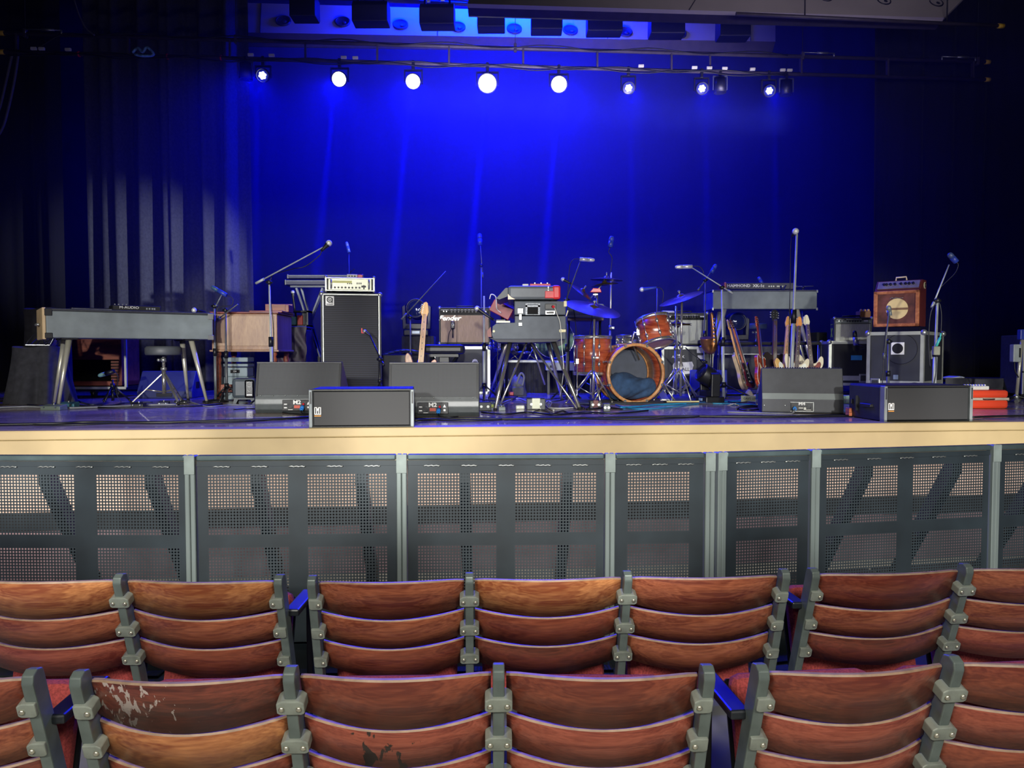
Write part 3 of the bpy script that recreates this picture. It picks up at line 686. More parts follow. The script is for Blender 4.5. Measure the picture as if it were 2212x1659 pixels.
with k('zip',STEEL) as b: b.box(-.17,-.002,.009,.21,.001,.012)
# --- draped table, laptop, draped rack
o=drape('low table under black cloth at the left edge of the stage','table',  7.5,.50,.42,.575,FLT,.20,3) if False else drape('low table under black cloth at the left edge of the stage',66,7.68,.42,.34,.575,FLT,.34,3,name='draped_table',cat='table')
q=o.top(-.02,.22,.59); k=T('laptop','open laptop seen edge-on on the black draped table','laptop',loc=q,rz=-68)
with k('base',STEEL) as b: b.box(-.16,-.11,0,.16,.11,.014,.004)
with k('screen',STEEL) as b: b.box(-.16,0,0,.16,.010,.22,.004,M=Matrix.Translation((0,.105,.012))@Matrix.Rotation(R(-24),4,'X'))
k=o
one('table_cables','loose cables heaped behind the laptop on the draped table','cable',CABLE,lambda b:[b.tube(curve([k.top(x+.03*j,.1+.05*j,.60) if t%2 else k.top(x+.09*j,.28-.05*t,.61+.07*((t+j)%3)) for t,x in enumerate((-.16,-.1,.0,.1,.17))],6),.004,6) for j in range(3)])
drape('tall rack under black cloth behind the grey electric piano',82,8.3,.34,.4,1.0,FLT,.12,8,name='draped_rack',cat='rack')
# --- rotating speaker cabinet
o=T('rotary_speaker','open-backed wooden rotary speaker standing in a wheeled case tray','speaker cabinet',193,8.9,rz=4)
w=.74
with o('cabinet',LES) as b:
    b.box(-w/2,0,.14,-w/2+.03,.5,.86); b.box(w/2-.03,0,.14,w/2,.5,.86); b.box(-w/2,0,.83,w/2,.5,.86); b.box(-w/2,0,.14,w/2,.5,.19); b.box(-w/2+.03,.01,.44,w/2-.03,.03,.83)
    b.box(-w/2+.03,.47,.19,w/2-.03,.5,.44)
with o('lower_opening',DARK) as b: b.box(-w/2+.04,.25,.19,w/2-.1,.27,.44)
with o('slatted_side',wood('leslie slats','5c2a1c','8a4a30',4,(.25,2,2),.5)) as b:
    for k2 in range(7): b.box(w/2-.13,.02,.2+.034*k2,w/2-.035,.05,.222+.034*k2)
with o('vent_opening',DARK) as b: b.box(-.24,.004,.68,-.12,.012,.74)
with o('paper_label',mat('paper label','c9c9b8',.8)) as b: b.box(-.09,.006,.72,-.02,.009,.77)
with o('tray',BLKM) as b: b.box(-w/2-.03,-.02,.09,w/2+.05,.54,.13)
with o('tray_edge',ALU) as b: b.box(-w/2-.035,-.03,.10,w/2+.055,-.018,.128); b.box(w/2+.04,-.03,.12,w/2+.065,.0,.95)
for x in (-.3,0.02,.3):
    with o('caster',BLKM) as b: b.cyl((x-.02,.08,.045),(x+.02,.08,.045),.045); b.box(x-.03,.04,.05,x+.03,.12,.092)
micstand('short black microphone stand in front of the rotary speaker',244,8.0,820,base='tripod',rr=.16,m=BLKM)
mic('pale green microphone on a short stand aimed into the rotary speaker',(212,812),(247,802),8.0,'can',.022,m=BLKP,gm=mat('teal grille','6f9a98',.5),cable=[(255,815),(252,850),(262,868)])
# --- drum throne, blue wedge, small boxes
def throne(label,px,Y,zt,r,col=BLKP,group='round stools'):
    o=T('drum_throne',label,'stool',px,Y,group=group)
    with o('seat',col) as b: b.lathe([(0,zt),(r*.9,zt),(r,zt-.02),(r,zt-.075),(r*.95,zt-.09),(0,zt-.09)],36)
    with o('post',CHROME) as b: b.cyl((0,0,.1),(0,0,zt-.09),.014); b.cyl((0,0,.1),(0,0,zt*.6),.02); b.tube([(.016*math.cos(t),.016*math.sin(t),zt*.6+.004*t/1.2) for t in range(0,40)],.004,5)
    with o('collar',STEEL) as b: b.cyl((0,0,zt-.16),(0,0,zt-.12),.026); b.sph((-.05,0,zt-.14),.018); b.cyl((0,0,zt*.58),(0,0,zt*.63),.03)
    for k in range(3):
        a=R(200+120*k); q=V((math.cos(a),math.sin(a),0))
        with o('leg',CHROME) as b: b.box(0,-.012,-.005,(q*.30+V((0,0,-.27))).length,.012,.005,M=Matrix.Translation(V((0,0,.30))+q*.02)@(q*.28+V((0,0,-.285))).to_track_quat('X','Z').to_matrix().to_4x4()); b.cyl(V((0,0,.12))+q*.01,q*.17+V((0,0,.145)),.008,n=8)
        lg=b.ob
        with o('rubber_foot',RUB,lg) as b: b.sph(q*.30+V((0,0,.016)),.018,n=10)
    return o
throne('round grey-black drum stool on chrome tripod under the grey electric piano',355,7.85,.585,.175,mat('worn seat vinyl','4c5054',.5))
def backwedge(label,px,Y,w,h,d,rz,m,group='floor monitors'):
    o=T('floor_monitor',label,'floor monitor',px,Y,rz=rz,group=group)
    with o('cabinet',m) as b: b.prism([(0,0),(0,h*.25),(d*.35,h),(d*.55,h),(d,h*.2),(d,0)],-w/2,w/2,.01,ax='x')
    with o('grip',BLKP) as b: b.box(-.09,-.004+.0,.02,.09,.004,h*.2,.003)
    for sx in (-1,1):
        with o('side_handle',BLKP) as b: b.box(sx*w/2-.004,d*.3,h*.35,sx*w/2+.004,d*.55,h*.6,.003)
    return o
WEDB=mat('blue lit wedge black','2a3262',.6,0,.1,12)  # blue backlight is painted into the colour of these wedges
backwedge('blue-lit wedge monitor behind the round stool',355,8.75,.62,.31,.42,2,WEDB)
for i,(px,py,w,h,c,lab) in enumerate(((108,886,.20,.05,'6d7a70','grey-green effects box on the floor by the left piano leg'),(142,880,.16,.05,'3f6f80','blue-green box behind the left piano leg'),(296,880,.11,.045,'1b1c1e','black foot pedal left of the round stool'),(352,876,.10,.04,'3a3d40','small foot pedal under the round stool'),(390,872,.12,.03,'202225','flat pedal near the right piano legs'))):
    o=T('floor_pedal',lab,'pedal',px,None,py=py,rz=8*i-10,group='small boxes and pedals on the floor')
    with o('housing',mat('pedal '+c,c,.5,.2,.2)) as b: b.prism([(0,0),(0,h*.7),(.09,h),(.10,0)],-w/2,w/2,.004,ax='x')
    with o('footswitch',STEEL) as b: b.cyl((0,.05,h*.8),(0,.05,h+.012),.008,n=10)
    knobs(o,2,-w*.3,w*.3,.0,h*.5,.006,STEEL)
# --- side mics and stands
micstand('black stand with blue-lit arm at the right end of the grey electric piano',466,8.12,662,(466,662,481,633,.0,0),base='round')
mic('blue-lit microphone above the right end of the grey electric piano',(456,619),(490,638),8.1,'can',.022,m=mat('blue light tint','2a3d9a',.4),gm=mat('dark teal mesh','33506a',.5),cable=[(503,645),(500,660),(480,662),(468,675),(467,760)])  # blue stage light is put into the colour of the blue-lit mics
micstand('short boom stand beside the back of the wooden organ',490,8.05,671,(470,690,514,657,-.1,.05),m=mat('dark grey pole','4a4d50',.45,.1),rr=.2)
# --- organ
o=T('organ','wooden console organ on turned legs with its plain back to the seats','organ',530,8.2,rz=2)
w=.69
with o('case',WAL) as b: b.box(-w/2,0,.545,w/2,.62,.935,.008); b.box(-w/2-.02,-.02,.53,w/2+.02,.64,.55,.005)
with o('back_panel',wood('organ pale back','8a6c56','a88a6a',3,(2,2,.5),.45,bands=False)) as b: b.box(-w/2+.03,-.006,.59,w/2-.03,.004,.915,.004)
with o('top_board',wood('organ red top','5a2a20','8a4634',4,(.3,2,2),.3)) as b: b.box(-w/2-.015,-.02,.935,w/2+.02,.64,.955,.006); b.prism([(.0,.955),(.38,.955),(.38,1.0),(.2,1.0)],.05,.6) if False else b.box(.02,.1,.955,w/2+.03,.62,.975,.005)
with o('music_rest',LES) as b: b.box(.08,.5,.97,w/2+.04,.53,1.07,.004); b.box(w/2+.01,.3,.97,w/2+.05,.5,1.05,.004)
for x in (-w/2+.05,w/2-.05):
    for y in (.05,.56):
        with o('leg',LES) as b: b.lathe([(.03,.53),(.036,.5),(.024,.48),(.036,.44),(.026,.41),(.034,.36),(.028,.2),(.02,.1),(.03,.08),(.024,.04),(.028,0)],18,M=Matrix.Translation((x,y,0)))
with o('pedal_rail',LES) as b: b.box(-w/2+.05,.04,.1,w/2-.05,.07,.18,.004)
# --- grey crate and small monitor under the organ
o=T('storage_crate','grey plastic crate stowed under the wooden organ','crate',509,8.35)
GP=mat('grey plastic','7b8a90',.5,0,.1,6)
with o('body',GP) as b:
    b.box(-.16,0,.01,.14,.2,.26,.01); b.box(-.12,0,.26,.13,.2,.36,.01)
    for k in range(4): b.prism([(-.13+.065*k,.10),(-.08+.065*k,.10),(-.095+.065*k,.24),(-.115+.065*k,.24)],-.006,.002)
with o('lid_bar',GP) as b: b.box(-.135,-.01,.37,.14,.2,.40,.008); b.box(-.135,-.01,.42,.14,.2,.47,.008)
with o('label_plate',PANEL) as b: b.box(-.05,-.008,.30,.05,-.001,.335)
o.text('E34',.024,0,-.0095,.317,INK,'label_text')
o=T('mini_monitor','small black personal monitor with a round dial left of the black wedge','speaker',527,7.85,rz=12)
with o('shell',mat('dark blue grey plastic','3b444a',.5)) as b: b.box(-.115,0,.05,.115,.2,.26,.035); b.prism([(-.11,0),(-.09,.08),(.09,.08),(.11,0),(.08,0),(.06,.04),(-.06,.04),(-.08,0)],.02,.18)
with o('control_plate',PANEL) as b: b.box(.01,-.012,.06,.10,.004,.24,.015)
cp=b.ob
with o('dial',STEEL,cp) as b: b.torus((.055,-.014,.195),.026,.003,20,6)
with o('socket',STEEL,cp) as b: b.torus((.055,-.014,.135),.014,.003,16,6)
with o('badge',STEEL,cp) as b: b.box(.03,-.015,.085,.08,-.011,.092)
# --- tall boom stand
micstand('tall boom microphone stand behind the left floor wedge',589,7.5,611,(553,612,700,533,-.25,.0),m=mat('pale grey pole','9aa09e',.4,.1),tx=585,group='microphone stands',r=.012)
mic('white ball microphone at the tip of the tall left boom',(711,525),(694,542),7.25,'ball',.028,gm=mat('white mesh','d2d4d2',.4,.3,.1,200,.2),cable=[(690,552),(660,575),(637,580),(606,588,.2),(588,595,.24),(583,630,.25),(590,700,.25),(591,790,.25)])
# --- keyboard stack on an X stand
o=T('keyboard_stand','grey double-braced X stand carrying two keyboards behind the bass stack','keyboard stand',668,9.6)
XS=mat('grey stand tube','5c6068',.45,.3)
for y,t in ((0,0),(.12,.012)):
    for a,c in (((640+t*900,622),(692+t*300,772)),((697+t*200,622),(640+t*400,768))):
        with o('brace',XS) as b:
            p,q=o.lc(at(*a,9.6+y)),o.lc(at(*c,9.6+y)); b.box(-.022,-.012,0,.022,.012,(q-p).length,.004,M=aim(p,q))
for pp in ((642,768),(690,772)):
    with o('foot',BLKM) as b: p=o.lc(at(*pp,9.6)); b.box(p.x-.03,-.15,0,p.x+.03,.3,.03,.006); b.box(p.x-.02,-.02,.03,p.x+.02,.14,p.z+.02,.004)
with o('upper_arm',XS) as b: b.box(o.U(630),-.02,o.W(622),o.U(720),.02,o.W(616),.004)
for j,(y0,y1,lab) in enumerate(((618,606,'lower dark keyboard on the X stand beside the bass head'),(603,594,'upper dark keyboard on the X stand beside the bass head'))):
    k=T('keyboard',lab,'keyboard',loc=o.loc+V((o.U(705)-0,-.12+.1*j,o.W(y0))),group='keyboards on the X stand')
    with k('case',mat('dark blue keyboard','1c1e34',.45)) as b: b.box(-.46,0,0,.46,.3,.062-.012*j,.008)
    with k('side_cheek',BLKP) as b: b.box(-.475,-.005,-.004,-.455,.3,.066-.012*j,.006); b.box(.455,-.005,-.004,.475,.3,.066-.012*j,.006)
    with k('stripe',GREYM) as b: b.box(-.45,-.003,.045-.012*j,.45,.001,.05-.012*j)
mic('dark microphone hanging below the keyboards on the X stand',(631,620),(640,690),9.2,'ball',.022)
o=T('costume_trunk','dark trunk under shiny speckled cloth between the organ and the bass stack','trunk',631,9.0)
VV=mat('speckled dark velvet','2b1e2e',.55,0,.95,8,.3)
with o('cloth_cover',VV) as b:
    b.grid(lambda u,v:(-.17+.34*u+.012*math.sin(v*17+u*3),-.01+.018*math.sin(u*11+v*5)*math.sin(v*13+u*4),.02+.80*v),40,20)
    b.box(-.165,.03,0,.165,.36,.80,.02)
with o('top_board',mat('blue board','1a1e48',.5)) as b: b.box(-.17,.0,.81,.17,.38,.83,.004)
o=T('effects_rack','small black rack of cables and boxes on the speckled trunk','rack',loc=o.loc+V((.0,.12,.83)))
with o('frame',BLKM) as b:
    for x in (-.165,.145): b.box(x,0,0,x+.02,.2,.19)
    b.box(-.165,0,.17,.165,.2,.19); b.box(-.165,0,0,.165,.2,.02)
for j,(c,x) in enumerate((('5f8f86',-.05),('a03028',.03),('7d8588',-.13),('3c3f44',.08))):
    with o('module',mat('module '+c,c,.5)) as b: b.box(x,.01+.01*j,.02,x+.065,.16,.12+.015*j,.006)
# --- bass stack
o=T('bass_cabinet','tall black bass speaker cabinet with a white spiral badge','speaker cabinet',760,8.3,rz=11)
w,h,d=.635,1.16,.41
with o('cabinet',BLK) as b: b.box(-w/2,.012,.04,w/2,d,h,.012); b.box(-w/2,0,.04,-w/2+.025,.02,h); b.box(w/2-.025,0,.04,w/2,.02,h); b.box(-w/2,0,h-.025,w/2,.02,h)
def lined():
    m,nt,b=nodes('ribbed black grille'); w_=nt.nodes.new('ShaderNodeTexWave'); w_.bands_direction='Z'; w_.inputs['Scale'].default_value=16; tc=nt.nodes.new('ShaderNodeTexCoord'); nt.links.new(tc.outputs['Object'],w_.inputs['Vector'])
    nt.links.new(ramp(nt,w_.outputs['Fac'],lin('0a0b10'),lin('262833'),.35,.8),b.inputs['Base Color']); b.inputs['Roughness'].default_value=.7; return m
RIB=lined()
with o('grille',RIB) as b: b.box(-w/2+.03,-.004,.06,w/2-.03,.012,h-.03,.004)
with o('edge_piping',ALU) as b:
    for x in (-w/2+.02,w/2-.026): b.box(x,-.004,.05,x+.008,.004,h-.01)
    b.box(-w/2+.02,-.004,h-.018,w/2-.02,.004,h-.011)
for x in (-w/2,w/2):
    for z in (.04,h):
        with o('corner_cap',STEEL) as b: b.sph((x*.97,.014,z+(-.012 if z>1 else .012)),.028,n=10)
with o('badge',mat('white badge','d8d8d4',.5)) as b:
    b.box(-w/2+.05,-.008,h-.135,-w/2+.14,-.004,h-.035,.004)
bd=b.ob
with o('badge_spiral',BLKP,bd) as b:
    cx,cz=-w/2+.095,h-.075
    b.torus((cx,-.009,cz),.026,.006,24,6); b.torus((cx,-.009,cz),.010,.004,16,6); b.box(cx+.018,-.011,cz-.035,cx+.032,-.007,cz+.02)
    b.box(cx-.035,-.010,h-.126,cx+.035,-.007,h-.117)
with o('tape_mark',mat('red tape','d0202c',.5)) as b: b.box(.105,-.009,.73,.118,-.004,.785); b.box(.105,-.009,.73,.165,-.004,.743)
for z in (.25,.75):
    with o('side_handle',BLKP) as b: b.box(-w/2-.006,.12,z,-w/2+.01,.28,z+.12,.006)
for x in (-w/2+.06,w/2-.06):
    with o('foot',RUB) as b: b.cyl((x,.06,0),(x,.06,.045),.025)
k=T('bass_amplifier_head','white-faced bass amplifier head on top of the tall black cabinet','amplifier',loc=o.top(-.01,.05,h+.012),rz=11)
w2,h2=.53,.165
with k('case',BLK) as b: b.box(-w2/2,.02,.015,w2/2,.36,h2,.01)
with k('front_panel',mat('pale silver panel','c9cbb4',.35,.2,.1,3)) as b: b.box(-w2/2+.035,.0,.025,w2/2-.035,.03,h2-.018,.004)
fp=b.ob
with k('display_strip',mat('yellow strip','c9c978',.5),fp) as b: b.box(-w2/2+.08,-.003,.10,.02,.001,.125)
with k('bezel',ALU) as b:
    for z in (.012,h2-.02): b.box(-w2/2,-.005,z,w2/2,.02,z+.014,.003)
    for x in (-w2/2,w2/2-.022): b.box(x,-.005,.015,x+.022,.02,h2-.01,.003)
knobs(k,8,-.16,.10,0,.052,.011,BLKP,fp)
for x in (-.20,.20):
    with k('grab_handle',STEEL,fp) as b: b.tube([(x,.0,.04),(x,-.03,.045),(x,-.03,.13),(x,0,.135)],.008,8)
with k('switch_plate',BLKP,fp) as b: b.box(.12,-.004,.055,.17,.001,.075); b.box(.14,-.004,.035,.155,.001,.08)
with k('panel_script',BLKP,fp) as b:
    for j,x in enumerate((-.03,-.01,.01,.07,.09,.11)): b.box(x,-.002,.088,x+.012,.001,.1 if j<3 else .108)
for x in (-w2/2+.01,w2/2-.01):
    for z in (.015,h2):
        with k('corner_cap',STEEL) as b: b.sph((x,.01,z),.018,n=8)
for x in (-.2,.2):
    with k('foot',RUB) as b: b.cyl((x,.08,-.0),(x,.08,.02),.015)
j=T('tuner_pedal','red and cream tuner box on the bass amplifier head','pedal',loc=k.top(.05,.1,h2),rz=11)
with j('housing',mat('cream tuner','c9c4b4',.5)) as b: b.box(-.085,0,0,.03,.09,.042,.004)
with j('red_end',REDP) as b: b.box(.031,0,0,.085,.09,.04,.004)
knobs(j,3,-.06,.0,0,.02,.008)
with j('jack_lead',CABLE) as b: b.tube(curve([(-.06,.04,.04),(-.04,.02,.07),(0,.0,.1)],5),.004,6)
micstand('short black stand in front of the bass cabinet',821,7.75,776,(829,790,798,722,.28,-.02),m=BLKM,rr=.2)
mic('black microphone aimed at the bass cabinet beside a red tape mark',(787,715),(801,726),8.02,'ball',.018)
mic('blue-lit thin microphone standing behind the bass amplifier head',(748,522),(754,545),9.6,'can',.02,m=mat('blue light tint','2a3d9a',.4),gm=mat('blue lit mic mesh','3344b0',.5))
micstand('thin dark stand behind the bass amplifier head',756,9.6,545,m=BLKM,r=.008)
# --- floor wedges with the connector panel
def wedgeM2(label,px,py,w,rz,stickx):
    o=T('floor_monitor',label,'floor monitor',px,None,py=py,rz=rz,group='floor monitors')
    h=.435; zb=.148; g=.022
    with o('cabinet',mat('satin black monitor','3a3f41',.36,.05,.12,20,.04)) as b:
        b.prism([(.03,0),(.006,.03),(0,.08),(.004,.12),(.012,zb),(.09,h),(.13,h+.002),(.5,.12),(.5,0)],-w/2,w/2,.006,ax='x')
    with o('grille',MESHG) as b:
        s=(h-.012-zb)/(.078); f=lambda z:.012+(z-zb)*.078/(h-zb)
        b.grid(lambda u,v:(-w/2+g+(w-2*g)*u,f(zb+.012+(h-zb-.024)*v)-.006,zb+.012+(h-zb-.024)*v),1,1,smooth=False)
    with o('grille_frame',BLKM) as b:
        fz=lambda z:.012+(z-zb)*.078/(h-zb)-.01
        for x in (-w/2+.004,w/2-.022): b.prism([(fz(zb)-.002,zb),(fz(h-.006)-.002,h-.006),(fz(h-.006)+.02,h-.006),(fz(zb)+.02,zb)],x,x+.018,ax='x')
        b.box(-w/2,fz(h)-.004,h-.012,w/2,fz(h)+.03,h+.004,.003)
    for k in range(7):
        x=-w/2+.05+(w-.1)*k/6
        with o('grille_screw',STEEL) as b: b.sph((x,.004,zb+.004),.0045,(1,.6,1),8)
    px0=-.115
    with o('connector_panel',PANEL) as b: b.box(-w/2+.235,-.008,.022,-w/2+.485,.02,.115,.003)
    cp=b.ob; x0=-w/2+.235
    o.text('M2',.046,x0+.125,-.0092,.094,INK,'model_lettering',cp,bold=.0015,sx=1.15)
    with o('warning_label',mat('orange label','b8432a',.5),cp) as b: b.box(x0+.1,-.0095,.045,x0+.15,-.0085,.07)
    for x in (.068,.175):
        with o('round_socket',mat('dark socket ring','4a4d50',.35,.6),cp) as b: b.torus((x0+x,-.009,.062),.019,.004,20,6)
    with o('blue_plug',BLUEP,cp) as b: b.cyl((x0+.175,-.008,.062),(x0+.172,-.05,.04),.016); b.cyl((x0+.172,-.05,.04),(x0+.172,-.06,.03),.010)
    with o('red_plug',REDP,cp) as b: b.cyl((x0+.182,-.008,.085),(x0+.182,-.03,.08),.008)
    with o('panel_print',INK,cp) as b:
        for z in (.075,.045): b.box(x0+.015,-.0092,z,x0+.04,-.0085,z+.008)
        b.box(x0+.05,-.0092,.03,x0+.088,-.0085,.034); b.prism([(x0+.208,.075),(x0+.232,.075),(x0+.22,.1)],-.0092,-.0085)
        b.box(x0+.212,-.0092,.045,x0+.228,-.0085,.06)
    with o('plug_lead',CABLE) as b: b.tube(curve([(x0+.172,-.058,.03),(x0+.19,-.09,.008),(x0+.27,-.12,.006),(x0+.33,-.06,.006)],6),.006,6)
    return o
wedgeM2('black floor wedge with perforated grille in front of the organ and bass stack',643,893,.725,2,0)
wedgeM2('black floor wedge with perforated grille in front of the bass guitar',937,900,.735,2,0)
LOGO=None
def fill(label,px,py,w,h,d,rz,endm):
    o=T('front_fill_speaker',label,'speaker',px,None,py=py,rz=rz,group='long low speakers on the stage edge')
    with o('cabinet',mat('black speaker paint','1e2023',.5,.05,.2,25,.08)) as b: b.prism([(-w/2+.012,.012),(w/2-.012,.012),(w/2-.012,d*.55),(w/2-.07,d),(-w/2+.07,d),(-w/2+.012,d*.55)],0,0) if False else b.box(-w/2+.012,.014,.004,w/2-.012,d,h,.008)
    with o('grille',MESHF) as b: b.box(-w/2+.03,.0,.012,w/2-.03,.016,h-.016,.004)
    with o('top_lip',BLKM) as b: b.box(-w/2+.01,-.006,h-.014,w/2-.01,.02,h,.003); b.box(-w/2+.01,-.004,.0,w/2-.01,.02,.01,.002)
    for sx in (-1,1):
        with o('end_plate',endm) as b: b.box(sx*(w/2-.012)-.012,-.012,.0,sx*(w/2-.012)+.012,.05,h-.004,.003)
        with o('rigging_slot',BLKP,b.ob) as q: q.box(sx*(w/2-.012)-.004,-.0135,h*.62,sx*(w/2-.012)+.006,-.011,h*.93)
    # badge: white letter in a square, orange line under it
    x0=-w/2+.036; y=-.003
    with o('logo',mat('white badge','d8d8d4',.5)) as b:
        z=.095
        for a in (x0,x0+.013,x0+.027,x0+.040): b.box(a,y,z,a+.005,0,z+.045)
        b.box(x0,y,z+.041,x0+.018,0,z+.046); b.box(x0+.027,y,z+.041,x0+.045,0,z+.046); b.prism([(x0+.013,z+.045),(x0+.018,z+.045),(x0+.0225,z+.032),(x0+.027,z+.045),(x0+.032,z+.045),(x0+.0225,z+.018)],y,0)
        b.box(x0,y,z-.005,x0+.045,0,z)
    with o('logo_underline',mat('orange lettering','d98a2a',.5),b.ob) as q: q.box(x0,y-.001,.078,x0+.045,0,.084)
    return o
fill('long low black speaker on the stage edge in front of the two wedges',782,923,.715,.265,.42,5.5,GREYM)
o=fill('long low black speaker on the stage edge at the right, side panel showing',2004,911,.70,.272,.5,5.5,GREYM)
with o('side_recess',BLKP) as b: b.box(-.366,.15,.10,-.335,.30,.125,.004); b.box(-.364,.36,.06,-.335,.375,.18); b.box(-.36,.43,.11,-.335,.45,.15,.003)
with o('side_lever',BLUEP) as b: b.box(-.352,.2,.105,-.336,.28,.115,.003)
with o('side_plate',mat('side plate','25272a',.45,.2)) as b: b.box(-.345,.06,.01,-.337,.49,.26,.002)
with o('striped_tag',mat('orange striped tag','b0623a',.6,0,.7,60,0,(.1,.1,2))) as b: b.box(-.37,.44,.01,-.345,.5,.075,.003)
# ================================================================ gear, middle of the stage
SAT=mat('satin silver tube','cfccb8',.3,.55,.08)
# bass guitar on a stand
SUN=wood('sunburst bass body','7a4a2c','d9a06c',4,(2,2,.4),.3)
guitar('natural wood bass guitar standing upright behind the middle floor wedge',(920,652),(903,868),8.0,'strat',SUN,MAPLE,MAPLE,None,.14,'six',scale=1.0,group='guitars',name='bass_guitar')
o=T('guitar_stand','small black stand holding the bass guitar','stand',903,8.05)
with o('frame',BLKM) as b:
    for sx in (-1,1): b.cyl((0,.1,.45),(sx*.16,-.06,.01),.009,n=8); b.cyl((sx*.1,.0,.12),(sx*.12,-.08,.04),.008,n=8)
    b.cyl((0,.1,.45),(0,.3,.01),.009,n=8); b.cyl((-.12,0,.12),(.12,0,.12),.008,n=8)
# moving head on a draped box
o=T('draped_box','dark cloth-covered box under the moving light behind the bass guitar','box',903,10.4); hb=.75
with o('drape',FLT) as b: b.grid(lambda u,v:((-.215+.43*u)*(1+.06*(1-v)),.004*math.sin(u*60)*(1.4-v),hb*v),50,6); b.box(-.205,.015,0,.205,.4,hb,.01)
movinghead('dark moving light with round lens on a draped box, behind the bass guitar',901,10.45,1.0,0,-4,z=ZS+hb)
micstand('slim boom stand leaning over the moving light',887,8.9,686,(867,690,963,586,.1,-.05),m=mat('dark grey pole','4a4d50',.45,.1),r=.010)
# left of centre: tan amp on case
roadcase('black road case with white ghost sticker under the tan amplifier',997,9.7,.72,.62,.6,rz=2,latches=[],corner=True,split=None)
o=T('ghost_sticker','x','y',loc=(0,0,0)) if False else None
k=bpy.data.objects['road_case']
with Part('ghost_sticker',mat('white sticker','dcdcd6',.6),k) as b: b.prism([(.12,.33),(.13,.40),(.145,.435),(.17,.445),(.195,.435),(.21,.40),(.225,.33)],-.008,-.002)
with Part('ghost_face',BLKP,b.ob) as q: q.sph((.16,-.009,.405),.008,(1,.3,1.4),8); q.sph((.183,-.009,.405),.008,(1,.3,1.4),8); q.sph((.171,-.009,.375),.012,(1,.3,.6),8)
combo('tan-fronted guitar amplifier on a black road case behind the padded bench',1004,9.75,.65,.26,.465,ZS+.632,rz=2,cloth=('a38d79','000'),logo='Fender')
o=T('clip_microphone','small black microphone hanging on the tan amplifier grille','microphone',loc=at(978,702,9.68))
with o('head',BLKP) as b: b.box(-.024,-.02,-.045,.024,.015,.045,.008)
with o('capsule',STEEL,b.ob) as q: q.torus((0,-.021,.0),.014,.004,20,6)
with o('stem',BLKM) as b: b.cyl((0,0,-.04),(.0,.01,-.16),.008); 
with o('cable',CABLE) as b: b.tube(curve([(-.01,0,-.04),(-.05,0,-.12),(-.06,-.01,-.3),(-.03,-.02,-.52)],6),.004,6); b.tube(curve([(.05,-.01,.26),(.052,-.01,.0),(.05,-.01,-.5)],4),.003,6)
# padded bench
o=T('keyboard_bench','black padded keyboard bench on X legs behind the middle floor wedge','bench',958,8.35); w=.44
with o('cushion',BLKP) as b: b.box(-w/2,0,.505,w/2,.32,.61,.035)
with o('underframe',BLKM) as b: b.box(-w/2+.06,.04,.475,w/2-.06,.28,.505); b.box(-.06,.1,.38,.06,.2,.48,.01)
for y in (.06,.24):
    with o('leg',BLKM) as b: b.cyl((-.17,y,.01),(.14,y,.475),.014,n=8); b.cyl((.17,y,.01),(-.14,y,.475),.014,n=8); b.cyl((-.2,y,.012),(-.13,y,.012),.013,n=8); b.cyl((.2,y,.012),(.13,y,.012),.013,n=8)
# stands at the left of the centre keyboards
micstand('pale pole stand between the tan amplifier and the centre keyboard stack',1046,8.15,640,None,m=mat('pale grey pole','9aa09e',.4,.1),rr=.2)
micstand('tall thin stand with blue boom rising behind the tan amplifier',1040,10.55,575,(1043,600,1036,508,.1,0),m=mat('dark grey pole','4a4d50',.45,.1),r=.012,rr=.2)
mic('blue-lit tall microphone high above the tan amplifier',(1036,504),(1037,530),10.3,'can',.03,m=mat('blue light tint','2a3d9a',.4),gm=mat('blue lit mic mesh','3344b0',.5))
mic('silver ball microphone at the left end of the centre keyboard stack',(1026,663),(1066,691),7.9,'ball',.026,gm=mat('white mesh','d2d4d2',.4,.3,.1,200,.2),cable=[(1072,700),(1075,760),(1070,880)])
# centre electric piano seen end-on
o=T('electric_piano','black stepped electric piano seen end-on, on splayed chrome legs','electric piano',1140,7.25); U,W=o.U,o.W; DP=1.05
TOL=mat('black piano tolex','4e555e',.6,0,.14,10,.1)
with o('body',TOL) as b: b.prism([(U(1066),W(733)),(U(1062),W(724)),(U(1064),W(705)),(U(1072),W(699)),(U(1112),W(697)),(U(1112),W(683)),(U(1222),W(683)),(U(1222),W(733))],0,DP,.006)
with o('lid',TOL) as b: b.box(U(1111),-.004,W(681),U(1222),DP,W(651),.010)
with o('lower_pan',mat('dark blue pan','12142a',.55,.0)) as b: b.prism([(U(1056),W(728)),(U(1064),W(733)),(U(1214),W(733)),(U(1218),W(728)),(U(1200),W(738)),(U(1150),W(740)),(U(1080),W(739))],.03,DP-.03) if False else b.prism([(U(1058),W(730)),(U(1216),W(731)),(U(1200),W(738)),(U(1140),W(740)),(U(1075),W(739))],.01,DP-.03)
with o('key_slip',mat('red brown key slip','7a3a34',.5)) as b: b.prism([(U(1054),W(728)),(U(1052),W(716)),(U(1060),W(706)),(U(1062),W(728))],.02,DP)
keys(o,0,.9,0,.13,0)
for ch in o.r.children:
    if ch.name.startswith(('white_keys','black_keys')): ch.location=(U(1072)+.13,.06,W(697)); ch.rotation_euler=(0,0,PI/2)
with o('chrome_vent',mat('worn chrome vent','8c9198',.5,.2,.5,90)) as b:
    b.box(U(1135),-.012,W(658),U(1166),.0,W(657)+.004); b.box(U(1135),-.012,W(681),U(1166),0,W(680)); b.box(U(1135),-.012,W(680),U(1139),0,W(658)); b.box(U(1162),-.012,W(680),U(1166),0,W(658)); b.box(U(1135),-.012,W(664),U(1166),0,W(660))
